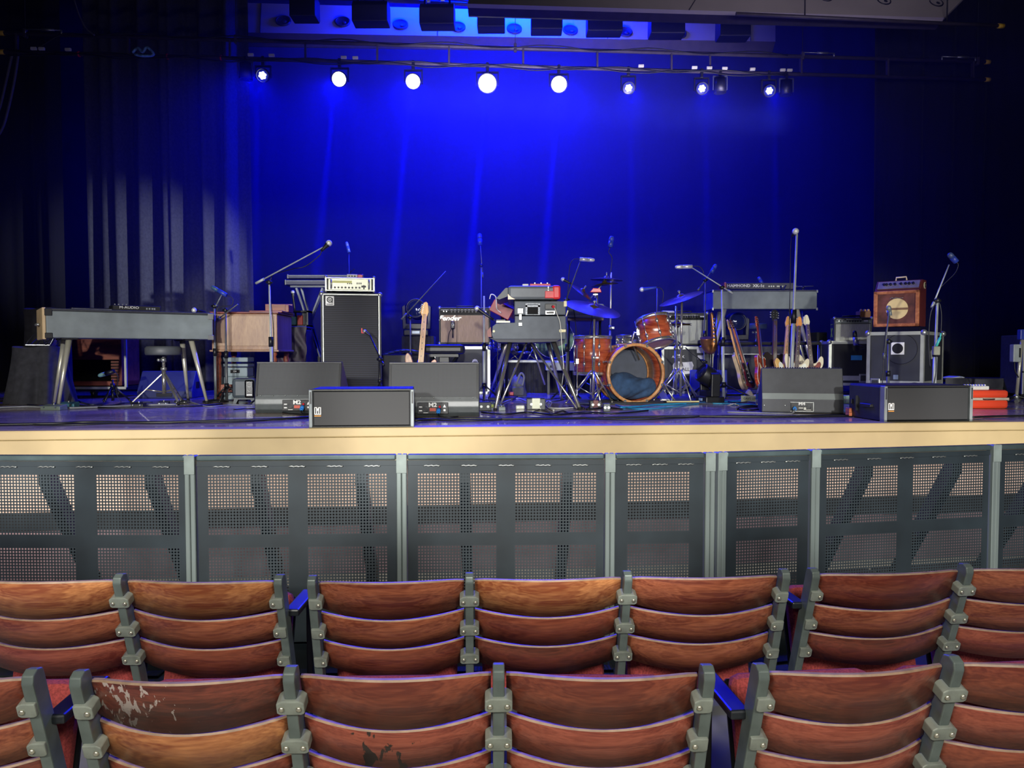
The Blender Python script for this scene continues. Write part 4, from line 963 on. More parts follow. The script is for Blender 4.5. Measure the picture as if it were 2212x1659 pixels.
with o('vent_opening',DARK,b.ob) as q: q.box(U(1139),-.006,W(679),U(1162),-.003,W(664))
with o('socket_plate',BLKP) as b: b.box(U(1177),-.012,W(669),U(1201),0,W(657),.003)
with o('red_plug',REDP,b.ob) as q: q.cyl((U(1193),-.012,W(663)),(U(1195),-.04,W(664)),.012)
with o('plug_lead',WHITE,b.ob) as q: q.tube(curve([(U(1196),-.03,W(664)),(U(1203),-.05,W(682)),(U(1209),-.04,W(700)),(U(1212),-.05,W(740)),(U(1216),-.06,W(800)),(U(1212),.2,W(862))],6),.004,6)
with o('name_plate',CHROME) as b: b.box(U(1178),-.01,W(680),U(1198),0,W(672),.002); 
with o('plate_face',BLKP,b.ob) as q: q.box(U(1180),-.0115,W(678.5),U(1196),-.009,W(673.5))
with o('latch',STEEL) as b: b.box(U(1118),-.012,W(678),U(1130),0,W(667),.002); b.box(U(1121),-.025,W(692),U(1127),-.004,W(679),.003); b.box(U(1120),-.014,W(705),U(1128),-.004,W(697),.003)
with o('corner_guard',CREAM) as b: b.box(U(1217),-.008,W(663),U(1224),.02,W(651),.003)
with o('corner_guard',CREAM) as b: b.prism([(U(1221),W(684)),(U(1223),W(684)),(U(1227),W(672)),(U(1225),W(671))],-.02,.01)
with o('side_knob',CREAM) as b: b.cyl((U(1211),0,W(715)),(U(1211),-.02,W(715)),.017); b.box(U(1213),-.015,W(718),U(1222),0,W(712),.004); b.cyl((U(1067),0,W(716)),(U(1067),-.015,W(716)),.011)
for (tx,ty,fx,fy,r) in ((1102,738,1070,887,.024),(1094,738,1057,861,.022),(1196,737,1252,885,.026),(1184,738,1214,865,.024)):
    f=o.lc(onz(fx,fy)); t=V((U(tx),.12 if fy>870 else DP-.15,W(ty)))
    t.z=W(738)
    if fy<870: t.x=o.lc(at(tx,ty,7.25+DP-.15)).x
    with o('leg',CHROME) as b: b.cyl(t,f+V((0,0,.015)),r,r*.6,16)
    with o('rubber_foot',RUB,b.ob) as q: q.cyl(f+V((0,0,.02)),f,r*.75,n=12)
for a,c,y0 in (((1139,738),(1078,880),.15),((1146,738),(1246,882),.15),((1152,738),(1190,832),.7)):
    with o('cross_brace',CHROME) as b: p=V((U(a[0]),y0,W(a[1]))); q=o.lc(at(*c,onz(c[0],c[1]+4).y)) if y0<.5 else V((U(1185),.8,W(838))); b.cyl(p,q,.010,n=10)
zt=o.loc.z+W(651)
k=T('stage_piano','smaller black keyboard case with red corner on top of the stepped piano','keyboard',loc=(o.loc.x+U(1154),7.3,zt))
with k('case',mat('grey black case','5a6068',.5,0,.12,10)) as b: b.box(-.25,0,.015,.245,.85,.15,.028)
with k('red_corner',mat('red vinyl','cf2f38',.45)) as b: b.box(.17,-.005,.02,.25,.2,.152,.02); b.box(.10,-.004,.03,.19,.1,.10,.006)
with k('worn_corner',MAPLE) as b: b.prism([(-.248,.018),(-.248,.07),(-.22,.04),(-.18,.02)],-.004,.02)
with k('front_lip',mat('grey black lip','3a3f46',.5)) as b: b.prism([(-.25,.13),(-.27,.13),(-.36,.03),(-.33,.02),(-.25,.05)],.03,.8)
with k('latch',STEEL) as b: b.box(.13,-.004,.10,.137,.0,.14); b.sph((.135,-.004,.115),.006)
for x in (-.18,.18):
    with k('foot',RUB) as b: b.cyl((x,.1,0),(x,.1,.018),.016); b.cyl((x,.7,0),(x,.7,.018),.016)
j=T('effects_pedal','flat pink-red pedal on top of the smaller black keyboard case','pedal',loc=(k.loc.x+.06,7.42,zt+.15))
with j('housing',mat('pink red','d8605f',.5)) as b: b.box(-.1,0,0,.1,.12,.028,.006)
with j('white_pad',WHITE) as b: b.box(-.17,.0,0,-.11,.1,.026,.004)
knobs(j,3,-.05,.07,.04,.034,.008,STEEL)
k=T('synthesizer','red synthesizer tilted beside the stepped piano','synthesizer',1078,8.35,z=ZS+.98,rz=-8)
Mt=Matrix.Rotation(R(28),4,'Y')
with k('case',REDP) as b: b.box(-.10,0,-.02,.14,.55,.09,.012,M=Mt)
with k('end_panel',mat('dark red end','8a1d26',.4)) as b: b.box(-.10,-.012,-.05,.14,.0,.085,.006,M=Mt)
with k('grip_lead',WHITE) as b: b.tube(curve([(-.1,-.02,.12),(-.08,-.03,.17),(-.03,-.03,.14),(-.02,-.03,.02),(.03,-.03,-.03)],6),.006,6)
with k('support',BLKM) as b: b.cyl((.02,.1,-.98),(.02,.1,-.02),.018); b.cyl((.02,.42,-.98),(.02,.42,-.02),.018); b.box(-.12,.05,-.98,.14,.5,-.955)
o=T('flat_keyboard','long black keyboard body running right from the stepped piano','keyboard',1265,8.55); U,W=o.U,o.W
with o('body',TOL) as b: b.prism([(U(1222),W(653)),(U(1302),W(657)),(U(1307),W(664)),(U(1307),W(683)),(U(1302),W(688)),(U(1222),W(686))],0,.34,.006)
with o('lower_tray',mat('purple brown tray','4a3038',.5)) as b: b.box(U(1226),.02,W(693),U(1304),.32,W(687),.004)
with o('seam',STEEL) as b: b.box(U(1224),-.003,W(683.5),U(1305),0,W(682.8))
for x in (1229,1298):
    with o('stand_leg',BLKM) as b: b.cyl((U(x),.1,0),(U(x),.1,W(693)),.014); b.cyl((U(x),.1,.01),(U(x)+(.12 if x<1250 else -.12),.16,.01),.012)
with o('hanging_leads',CABLE) as b:
    b.tube(curve([(U(1234),-.02,W(654)),(U(1240),-.03,W(680)),(U(1244),-.03,W(740)),(U(1240),-.02,W(860))],5),.005,6); b.tube(curve([(U(1262),-.01,W(655)),(U(1275),-.03,W(653)),(U(1278),-.03,W(680)),(U(1270),-.03,W(740))],5),.004,6)
# ---------------------------------------------------------------- rear riser and second drum kit (partly hidden)
o=T('drum_riser','low riser with black skirt behind the centre keyboard stack','riser',1160,10.0)
with o('deck',BLKM) as b: b.box(-.5,0,.39,.75,1.6,.43)
with o('skirt',FLT) as b: b.grid(lambda u,v:(-.5+1.25*u,.012*math.sin(u*130)+.006*math.sin(u*57),.39*v),160,3)
with o('deck_edge',ALU) as b: b.box(-.5,-.012,.40,.75,.0,.425)
zr=ZS+.43
o=T('bass_drum','second bass drum with green sparkle front on the rear riser','drum',1197,10.3,z=zr)
GRN=mat('green sparkle','78a878',.4,.2,.6,60); drum(o,(0,.2,.28),(0,-1,0),.26,.36,GRN,8,headm=mat('green head','6f9f70',.5,0,.6,14))
with o('port',BLKP) as b: b.cyl((.05,.005,.27),(.05,.012,.27),.09,n=24)
for sx in (-1,1):
    with o('spur',CHROME) as b: b.cyl((sx*.25,.08,.2),(sx*.36,-.02,.0),.009)
for i,(px,py,r,h,lab) in enumerate(((1092,742,.16,.13,'chrome snare drum on the rear riser, half hidden by the piano legs'),(1130,748,.13,.25,'small rear tom drum seen between the piano legs'))):
    o=T('snare_drum' if i==0 else 'tom_drum',lab,'drum',px,10.35,z=zr); hz=o.W(py+14)
    drum(o,(0,.1,hz+h/2),(0,0,1),r,h,CHROME if i==0 else mat('black shell','1b1b22',.3),8)
    for kx in range(3):
        a=R(90+120*kx)
        with o('leg',CHROME) as b: b.cyl((.05*math.cos(a),.1+.05*math.sin(a),hz),(.2*math.cos(a),.1+.2*math.sin(a),.0),.008)
o=T('flight_case_lid','pale case with a dark handle recess below the green drum','case',1212,9.6,z=ZS+.31) if False else T('pale_case','low pale grey case with a dark recess right of the piano legs','case',1212,9.6)
with o('shell',mat('pale grey case','a3aaa4',.5,.1,.1)) as b: b.box(-.19,0,.30,.2,.3,.41,.01)
with o('handle_recess',BLKP) as b: b.box(-.14,-.004,.335,-.09,.004,.365,.004)
with o('stand',BLKM) as b: b.box(-.17,.05,0,-.14,.25,.3); b.box(.14,.05,0,.17,.25,.3)
cymstand('chrome cymbal stand on the rear riser left of the green drum',1075,10.6,733) if False else None
# ---------------------------------------------------------------- front drum kit
CHERRY=wood('cherry drum shell','6e2418','b35a38',3,(.3,.3,2),.22,.5)
cymstand('chrome stand carrying the large tilted cymbal in front of the floor tom',1281,7.7,690,tx=1283,r=.012)
cymbal('large dark cymbal glowing blue, tilted above the floor tom',1282,663,7.78,.285,(.22,-.32,1))
o=T('floor_tom','cherry floor tom drum on chrome legs','drum',1284,8.05); r=.195; h=.385; z0=.30
drum(o,(0,r,z0+h/2),(0,0,1),r,h,CHERRY,8)
for a in (R(215),R(325),R(90)):
    with o('leg',CHROME) as b: x,y=(r+.02)*math.cos(a),r+(r+.02)*math.sin(a); b.tube([(x,y,.6),(x,y,.08),(x*1.12,y+(y-r)*.12,.012)],.008,8)
    with o('leg_bracket',CHROME,b.ob) as q: q.box(x-.018,y-.018,.40,x+.018,y+.018,.46,.004)
o=T('kick_drum','open-fronted cherry kick drum stuffed with a navy blanket','drum',1366,7.95); r=.30; zc=.305; AX=V((.20,-1,0)).normalized(); FC=V((.03,.0,zc)); BC=FC-AX*.42
TAN=wood('tan drum hoop','a06a3c','d09a64',4,(1,1,1),.4)
M=aim(BC,BC+AX)
with o('shell',CHERRY) as b: b.lathe([(r,0),(r,.42),(r-.010,.42),(r-.010,0),(r,0)],48,M=M)
for z in (.0,.40):
    with o('hoop',TAN) as b: b.lathe([(r+.014,z),(r+.014,z+.045),(r-.016,z+.045),(r-.016,z),(r+.014,z)],48,M=M)
with o('rear_head',mat('dark inner head','39404e',.5)) as b: b.lathe([(0,.01),(r-.01,.01)],40,M=M)
for k in range(8):
    a=2*PI*(k+.5)/8; x,y=math.cos(a),math.sin(a)
    with o('claw',CHROME) as b: b.cyl(((r+.02)*x,(r+.02)*y,.02),((r+.02)*x,(r+.02)*y,.42),.0045,n=6,M=M); b.box((r+.008)*x-.014,(r+.008)*y-.014,.39,(r+.008)*x+.014,(r+.008)*y+.014,.45,.004,M=M); b.sph(((r+.008)*x,(r+.008)*y,.22),.02,(1,1,1.4),8,M=M)
for sx in (-1,1):
    with o('spur',CHROME) as b: b.cyl((sx*r*.95+.02,.1,zc-.05),(sx*(r+.12)+.02,-.04,.01),.010); b.sph((sx*(r+.12)+.02,-.04,.012),.014)
NAVY=mat('navy quilted blanket','27405f',.9,0,.35,14,.3)
def blanket(u,v):
    a=u*2*PI; x=-.25+.52*v
    rr=(.125+.02*math.sin(v*5+.6)+.014*math.sin(a*3+v*9)+.008*math.sin(a*7+v*23))*min(1,(.02+3.2*v*(1-v)*2)**.35)
    return (x,.12+rr*1.0*math.cos(a),zc-.155+.05*math.sin(v*PI*.9)*0+.02*(1-v)+rr*.98*math.sin(a)+.0)
one('folded_blanket','rolled navy blanket lying inside the kick drum','blanket',NAVY,lambda b:b.grid(blanket,40,40,M=Matrix.Translation(o.loc+V((-.0,.02,.0))),closed=True))
k=T('rack_tom','cherry rack tom tilted forward above the kick drum','drum',loc=at(1415,716,8.15)); ax=V((-.16,-.42,1)).normalized()
ax=V((-.20,.30,1)).normalized()
drum(k,(0,0,0),ax,.172,.27,CHERRY,8,headm=mat('clear drum head','b98f84',.4))
with k('mount_arm',CHROME) as b: b.tube([(-.15,0,-.02),(-.22,.0,-.01),(-.24,.02,-.1),(-.15,.1,-.30)],.010,8); b.box(-.2,-.02,-.04,-.15,.02,.02,.004)
o=T('snare_drum','chrome snare drum on its stand behind the kick drum','drum',1368,8.55); 
drum(o,(0,.16,o.W(740)),(0,0,1),.165,.14,CHROME,10)
for kx in range(3):
    a=R(90+120*kx)
    with o('leg',CHROME) as b: zz=o.W(752); b.cyl((.03*math.cos(a),.16+.03*math.sin(a),zz-.1),(.22*math.cos(a),.16+.22*math.sin(a),.01),.009); b.cyl((.03*math.cos(a),.16+.03*math.sin(a),zz-.1),(.16*math.cos(a),.16+.16*math.sin(a),zz),.008)
cymbal('dark crash cymbal tilted up to the right, right of the rack tom',1470,641,8.1,.235,(-.36,-.14,1))
cymstand('chrome straight stand carrying the right crash cymbal',1470,8.15,652,tx=1471)
cymstand('second chrome stand just left of the right crash cymbal stand',1459,8.45,662,a0=10)
cymbal('upper hi-hat cymbal glowing blue behind the right cymbal stand',1462,697,8.75,.17,(.05,-.06,1),name='hi_hat_cymbal',group='hi-hats')
cymbal('lower hi-hat cymbal just below its blue partner',1462,703,8.75,.17,(0,.05,-1),name='hi_hat_cymbal',group='hi-hats')
cymstand('hi-hat stand behind the kick drum',1462,8.75,690,m=STEEL,a0=70,r=.009)
cymbal('thin upper cymbal seen edge-on at the top of the slanted boom',1310,601,9.05,.19,(.05,-.02,1))
cymbal('thin lower cymbal seen edge-on just under the topmost one',1306,612,9.05,.16,(-.12,-.02,1))
cymstand('chrome cymbal stand with slanted boom behind the floor tom',1290,9.05,628,boom=(1313,600,0),tx=1289)
cymstand('pale straight stand rising right of the slanted cymbal boom',1316,9.4,590,m=SAT,tx=1319,a0=15,r=.010)
cymbal('dark red cymbal turned edge up left of the slanted boom',1258,628,8.9,.15,(.75,-.3,1.0))
k=T('percussion_block','red percussion block clamped beside the slanted cymbal boom','percussion',loc=at(1286,632,9.0))
with k('block',REDP) as b: b.prism([(-.07,0),(.07,0),(.055,.045),(-.03,.05)],-.04,.04,.006)
with k('clamp',CHROME) as b: b.cyl((0,0,-.06),(0,0,.0),.012); b.box(-.03,-.02,-.03,.03,.02,-.015,.003)
with k('holder_rod',CHROME) as b: b.cyl((0,0,-.05),(.02,.06,-.05),.008)
one('drum_rug','dark grey drum rug under the kick drum','rug',mat('dark grey rug','3b3f46',.95,0,.25,25,.2),lambda b:b.box(*(lambda p:(p.x-.6,7.72,ZS+.001,p.x+.75,9.35,ZS+.012))(onz(1366,868)),.004))
k=T('kick_pedal','chrome kick drum pedal on the rug behind the kick drum','pedal',1437,8.15)
with k('footboard',STEEL) as b: b.prism([(0,.02),(.28,.09),(.28,.1),(0,.03)],-.04,.04,.002,ax='x')
with k('frame',CHROME) as b: b.cyl((-.05,.28,.01),(-.05,.28,.18),.008); b.cyl((.05,.28,.01),(.05,.28,.18),.008); b.cyl((-.06,.28,.17),(.06,.28,.17),.008); b.box(-.05,0,.012,.05,.3,.02)
k=T('percussion_bar','long pale brass-edged bar lying on the stage right of the kick drum','percussion',1475,7.75,rz=6)
with k('bar',mat('dark bar','25262a',.5)) as b: b.box(-.17,0,0,.17,.10,.03,.004)
with k('brass_edge',mat('brass edge','cfc48a',.35,.4)) as b: b.box(-.17,-.006,.02,.17,.002,.034,.002)
with k('feet',RUB) as b: b.box(-.15,.02,-.0,-.13,.08,.004); b.box(.13,.02,0,.15,.08,.004)
# mics on the kit
WHT=mat('satin silver mic','c9cacb',.3,.5,.05)
mic('silver pencil-shaped overhead microphone above the floor tom',(1285,562),(1252,560),8.3,'can',.022,m=WHT,gm=WHT,cable=[(1238,561),(1230,580),(1226,640),(1222,652)])
micstand('slim overhead stand left of the drum kit',1224,8.4,648,(1220,655,1253,566,-.1,.0),m=mat('dark grey pole','4a4d50',.45,.1),rr=.18,r=.009)
mic('silver ball microphone pointing left over the flat keyboard',(1215,603),(1234,613),8.3,'ball',.022,gm=mat('white mesh','d2d4d2',.4,.3,.1,200,.2))
mic('silver overhead microphone above the right cymbals',(1458,577),(1495,576),8.45,'can',.022,m=WHT,gm=WHT,cable=[(1508,575),(1517,582),(1521,597)])
micstand('boom stand holding the right silver overhead microphone',1563,8.4,622,(1583,634,1494,578,.05,-.02),m=mat('pale grey pole','9aa09e',.4,.1),tx=1557,r=.013,rr=.34,a0=-20)
mic('silver ball microphone on a blue-lit arm left of the right crash cymbal',(1383,626),(1418,621),8.8,'ball',.026,gm=mat('white mesh','d2d4d2',.4,.3,.1,200,.2),m=mat('blue light tint','2a3d9a',.4),cable=[(1426,622),(1433,632),(1430,660),(1424,690)])
micstand('dark straight stand rising behind the rack tom',1418,9.35,624,m=mat('dark grey pole','4a4d50',.45,.1),rr=.18)
micstand('thin stand with slanted blue boom behind the right cymbals',1521,9.5,606,(1507,628,1545,574,.05,0),m=mat('dark grey pole','4a4d50',.45,.1),rr=.2)
mic('blue-lit long microphone at the top of the slanted boom behind the cymbals',(1547,571),(1536,590),9.55,'can',.026,m=mat('blue light tint','2a3d9a',.4),gm=mat('blue lit mic mesh','3344b0',.5))
micstand('short black boom stand in front of the right road case',1521,8.7,782,(1521,784,1456,731,.12,-.05),m=BLKM,rr=.16)
mic('tangled blue-lit microphone at the top of the tall pole behind the drums',(1322,510),(1318,534),8.75,'can',.028,m=mat('blue light tint','2a3d9a',.4),gm=mat('blue lit mic mesh','3344b0',.5),cable=[(1315,545),(1322,556),(1320,580),(1317,600)])
# right-hand silver amp on labelled case
roadcase('black road case with torn white label under the silver-fronted amplifier',1484,9.85,.66,.605,.6,rz=0)
rc=bpy.data.objects['road_case.001']
with Part('torn_label',mat('white sticker','dcdcd6',.6),rc) as b: b.prism([(-.17,.27),(-.19,.36),(-.15,.42),(-.05,.40),(.06,.41),(.08,.36),(.05,.26),(-.08,.24)],-.007,-.003); b.box(.12,-.008,.52,.27,-.004,.585,.002); b.box(.13,-.008,.44,.22,-.004,.49,.002)
tmp=T('tmp','x','y',loc=rc.location)
for txt,sz,x,z,m_ in (('AOYE K',.045,-.12,.47,INK),('OSI L',.05,-.10,.365,BLKP),('ALL',.06,-.02,.31,BLKP)): tmp.text(txt,sz,x,-.009,z,m_,'case_lettering',rc,bold=.001)
bpy.data.objects.remove(tmp.r)
combo('silver-fronted guitar amplifier behind the right cymbal stands',1480,9.9,.58,.25,.42,ZS+.617,cloth=('aeb1a6','000'),panel='15161a',nk=10,logo='',ph=.065)
k=T('tour_papers','white papers on the silver-fronted amplifier behind the drums','paper',loc=(at(1447,672,10).x,10.0,ZS+1.038))
with k('sheet',WHITE) as b: b.box(-.1,0,0,.06,.12,.022,.002)
with k('top_sheet',mat('pale blue paper','b8c4e0',.7)) as b: b.box(-.09,.01,.022,.05,.11,.03,.001)
# ---------------------------------------------------------------- floor lights and wedge by the guitars
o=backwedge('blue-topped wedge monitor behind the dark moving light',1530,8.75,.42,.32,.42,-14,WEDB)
movinghead('dark moving light resting on the stage floor in front of the blue wedge',1532,8.0,.74,-78,-30)
# ================================================================ gear, right side of the stage
KY=10.2
o=T('organ_stand','long grey-fronted keyboard case on slanted silver legs behind the guitars','keyboard',1650,KY); U,W=o.U,o.W
with o('body',GREY) as b: b.box(U(1538),0,W(668),U(1762),.5,W(630),.006)
with o('lid',BLK) as b: b.box(U(1537),-.004,W(630),U(1763),.505,W(627),.004)
for x in (1538,1762):
    for z in (668,630):
        with o('corner_guard',STEEL) as b: b.box(U(x)-.012,-.006,W(z)-.02,U(x)+.012,.02,W(z)+.02,.004)
for tx,fx,y in ((1566,1545,.03),(1574,1560,.46),(1722,1744,.03),(1733,1756,.46)):
    with o('leg',SAT) as b: q=W(840); b.cyl((U(tx),y+.03,W(668)),(U(tx)+(U(fx)-U(tx))*2.2,y,.015),.03,.016,14)
    with o('rubber_foot',RUB,b.ob) as q: q.cyl((U(tx)+(U(fx)-U(tx))*2.2,y,.02),(U(tx)+(U(fx)-U(tx))*2.2,y,0),.018,n=10)
o.r.name='electric_piano_case'
zt=o.z+W(627)
k=T('organ_keyboard','thin black keyboard with red-brown ends and large white brand lettering','keyboard',loc=(o.loc.x+U(1642),KY+.06,zt+.012)); w=.95
with k('case',mat('satin black case','1b1c20',.4)) as b: b.box(-w/2+.02,0,0,w/2-.02,.3,.088,.006)
for sx in (-1,1):
    with k('wooden_end',mat('red brown end','93443a',.4)) as b: b.box(sx*(w/2-.012)-.014,-.006,-.006,sx*(w/2-.012)+.014,.31,.094,.004)
    with k('foot',RUB) as b: b.box(sx*.4-.03,.03,-.012,sx*.4+.03,.2,.002)
k.text('HAMMOND  XK-1c',.052,-.19,-.0015,.046,INK,'brand_lettering',bold=.0012,sx=1.12)
with k('sockets',STEEL) as b:
    for x in (.12,.15,.18,.23,.25,.30,.33): b.cyl((x,.0,.04),(x,-.006,.04),.009,n=10)
with k('leads',CABLE) as b: b.tube(curve([(.27,-.01,.04),(.29,-.06,-.02),(.32,-.04,.03),(.34,-.02,.05)],5),.006,6)
mic('blue-lit microphone standing behind the lettered keyboard',(1638,598),(1647,614),KY+.5,'can',.024,m=mat('blue light tint','2a3d9a',.4),gm=mat('blue lit mic mesh','3344b0',.5))
micstand('low stand arm reaching out from behind the right end of the lettered keyboard',1731,KY+.68,622,(1718,619,1757,618,0,0),m=mat('dark grey pole','4a4d50',.45,.1),rr=.2)
# guitar rack
o=T('guitar_rack','long black guitar rack with padded rail under the lettered keyboard','rack',1663,8.9); U,W=o.U,o.W
with o('neck_rail',mat('padded rail','121216',.8,0,.3,40)) as b: b.tube([(U(1552)+(U(1772)-U(1552))*i/24,.03,W(742)+.004*(i%2)) for i in range(25)],.022,10)
for x in (1555,1772):
    with o('side_post',BLKM) as b: b.cyl((U(x),.03,.02),(U(x),.03,W(742)),.013); b.cyl((U(x),-.30,.015),(U(x),.12,.015),.013)
with o('foot_rail',BLKM) as b: b.cyl((U(1555),-.28,.05),(U(1772),-.28,.05),.018)
with o('back_bar',STEEL) as b: b.cyl((U(1770),.06,.02),(U(1770),.06,W(742)),.007)
RELIC=mat('relic tan body','a48f72',.5,0,.3,10); CHRY=mat('dark cherry body','5a1620',.25,0,.3,5); SB=wood('sunburst red body','7a2416','c4562c',4,(1,1,1),.25); CRM=mat('aged cream body','d9cfae',.35,0,.1,5); BTS=mat('butterscotch body','d2a862',.35,0,.12,6); TORT=mat('red tortoise pickguard','7a2c20',.3,0,.6,25); MINT=mat('white pickguard','d8dac8',.4)
gk='guitars in the black rack'
guitar('tan worn-bodied guitar with maple neck, leftmost in the rack',(1570,690),(1609,843),8.6,'strat',RELIC,MAPLE,ROSE,None,.22,'six',face=62)
guitar('dark cherry guitar with pointed horns, second in the rack',(1577,691),(1622,840),8.74,'sg',CHRY,mat('cherry neck','b06a44',.3,0,.15),ROSE,BLKP,.22,'three',mat('dark red headstock','5c1a1c',.3),face=55)
guitar('red sunburst hollow-body guitar with cream binding turned edge-on in the rack',(1633,683),(1648,843),8.62,'semi',SB,mat('red neck','a4442c',.3,0,.15),ROSE,CREAM,.22,'three',SB,face=52,binding=True)
guitar('guitar with dark neck and black headstock in the middle of the rack',(1673,669),(1670,842),8.76,'semi',mat('dark body','28201c',.3),ROSE,ROSE,None,.2,'three',BLKP,face=10)
guitar('butterscotch guitar with all-maple neck in the rack',(1702,683),(1690,842),8.62,'tele',BTS,MAPLE,MAPLE,MINT,.2,'six',face=12,horns=-1)
guitar('cream guitar with rosewood fretboard right of the straight stand',(1727,684),(1717,842),8.52,'strat',CRM,mat('orange maple','c8803c',.35),ROSE,MINT,.2,'six',face=-12)
guitar('cream guitar with white headstock and tortoise pickguard, rightmost in the rack',(1741,680),(1757,842),8.7,'strat',CRM,mat('pale neck','c9b892',.35),ROSE,TORT,.2,'six',CRM,face=-10)
o=T('saxophone','brown brass saxophone leaning behind the silver legs','saxophone',1541,9.4)
with o('tube',mat('aged brass','8f6038',.35,.7,.2)) as b:
    U,W=o.U,o.W; b.tube(curve([(U(1533),0,W(676)),(U(1536),0,W(683)),(U(1540),.0,W(720)),(U(1540),0,W(748)),(U(1533),0,W(756)),(U(1526),0,W(746)),(U(1524),-.02,W(730))],6),[.012+.0019*i for i in range(37)],12)
tb_=b.ob
with o('keywork',CHROME,tb_) as q:
    for i in range(7): q.cyl((U(1539),-.03,W(690+8*i)),(U(1541),-.045,W(690+8*i)),.014,n=10)
with o('stand_foot',BLKM) as b: b.cyl((U(1535),0,.02),(U(1537),0,W(755)),.010); b.cyl((U(1535)-.12,0,.012),(U(1535)+.12,0,.012),.012); b.cyl((U(1535),-.12,.012),(U(1535),.12,.012),.012)
throne('second round drum stool with pale rim far behind the guitars',1632,11.9,.98,.16,mat('dark teal seat','3c4a52',.5))
movinghead('unlit moving light standing behind the guitar necks',1587,11.3,1.0,0,0,z=ZS+.62)
o=T('equipment_trunk','low black equipment trunk behind the guitar rack','trunk',1665,10.95)
with o('body',BLK) as b: b.box(-.75,.05,0,.65,.55,.62,.01)
with o('lid_strip',STEEL) as b: b.box(-.75,.045,.50,.65,.05,.51)
for x in (-.5,.4):
    with o('latch',STEEL) as b: b.box(x-.03,.035,.47,x+.03,.05,.53,.004)
# straight vocal stand
micstand('tall straight vocal stand rising behind the right floor wedge',1707,7.6,508,None,m=mat('pale grey pole','9aa09e',.4,.1),tx=1716,r=.014,base='round')
mic('white ball vocal microphone at the top of the tall straight stand',(1719,499),(1711,509),7.6,'ball',.030,gm=mat('white mesh','d2d4d2',.4,.3,.1,200,.2),dY=.14,cable=[(1708,530,.12),(1707,600,.05),(1705,700,.05),(1702,800,.02)])
# right floor wedge, lighter stripe
o=T('floor_monitor','black floor wedge with a pale stripe in front of the guitar rack','floor monitor',1733,None,py=893,rz=-13,group='floor monitors'); w=.66;h=.385
CAB=mat('dark grey wedge paint','33353a',.55,.05,.12,14,.05)
with o('cabinet',CAB) as b: b.prism([(.01,0),(.0,.01),(.002,.118),(.02,.17),(.085,h),(.12,h),(.40,.1),(.40,0)],-w/2,w/2,.006,ax='x')
with o('pale_stripe',mat('pale grey stripe','7b8280',.5,0,.06)) as b: b.prism([(-.004,.12),(.016,.17),(.03,.17),(.01,.12)],-w/2+.004,w/2-.004,ax='x')
with o('grille_edge',BLKM) as b:
    for k in range(32): x=-w/2+.02+(w-.04)*k/31; b.sph((x,.105,h+.003),.006,n=6)
with o('connector_panel',PANEL) as b: b.box(-.095,-.004,.018,.088,.01,.095,.003)
cp=b.ob
with o('panel_frame',STEEL,cp) as b:
    for q in ((-.097,.016,.09,.019),(-.097,.093,.09,.096),(.087,.016,.09,.096)): b.box(q[0],-.006,q[1],q[2],-.002,q[3])
o.text('M4',.036,-.005,-.0052,.082,INK,'model_lettering',cp,bold=.0013,sx=1.2)
with o('blue_plug',BLUEP,cp) as b: b.cyl((-.065,-.004,.045),(-.065,-.04,.04),.016); b.box(-.075,-.03,.03,-.055,-.01,.06,.004)
with o('round_socket',mat('dark socket ring','4a4d50',.35,.6),cp) as b: b.torus((.05,-.005,.052),.016,.003,18,6)
with o('white_socket',WHITE,cp) as b: b.box(.01,-.007,.03,.03,-.003,.052,.002); b.box(-.03,-.0052,.042,.005,-.0042,.05); b.box(.03,-.0052,.028,.07,-.0042,.032)
for x in (-w/2+.02,-.14):
    with o('screw',STEEL) as b: b.sph((x,.0,.065),.008,(1,.5,1),8)
with o('power_lead',mat('grey lead','7a7c80',.5)) as b: b.tube(curve([(-.065,-.04,.04),(-.09,-.09,.008),(-.2,-.12,.006),(-.45,-.09,.006),(-.62,-.06,.006)],6),.006,6)
# third amp on case
roadcase('road case with a blue sticker and castors under the right silver amplifier',1842,9.6,.58,.45,.55,rz=-10,casters=.115,split=.09,latches=[(.12,.09)],col='15181f')
rc=bpy.data.objects['road_case.002']
with Part('blue_sticker',mat('blue sticker','3aa0d8',.6),rc) as b: b.box(-.03,-.008,.43,.10,-.003,.49,.003)
combo('silver-fronted amplifier with a green X on its dark side, right of the guitars',1842,9.62,.45,.24,.385,ZS+.577,rz=-12,cloth=('b4b6a8','000'),panel='8f9894',nk=6,logo='',ph=.05)
am=bpy.data.objects['guitar_amplifier.002']
with Part('green_mark',mat('fluorescent green tape','b6e03a',.6),am) as b:
    X=-.231; b.box(X,.06,.30,X+.003,.18,.308); b.box(X,.06,.09,X+.003,.18,.098)
    b.box(-.002,-.07,-.006,.002,.07,.006,M=Matrix.Translation((X,.12,.2))@Matrix.Rotation(R(50),4,'X')); b.box(-.002,-.07,-.006,.002,.07,.006,M=Matrix.Translation((X,.12,.2))@Matrix.Rotation(R(130),4,'X'))
k=T('knob_box','small brown box with pale knobs on the right silver amplifier','effects box',loc=(at(1867,685,9.75).x,9.72,ZS+.963))
BRN=mat('brown box','9a6a48',.5,0,.15)
with k('box',BRN) as b: b.box(-.07,0,0,.07,.12,.085,.006)
knobs(k,3,-.045,.045,.03,.095,.017,mat('pale orange knob','e0b070',.5))
o=T('black_side_box','black fabric-covered box left of the right silver amplifier','box',1774,10.35) 
with o('body',mat('black fabric','1c1d22',.9,0,.3,30)) as b: b.box(-.07,0,.0,.07,.3,.80,.01)
with o('strap',STEEL) as b: b.box(-.072,-.004,.3,.072,.002,.315)
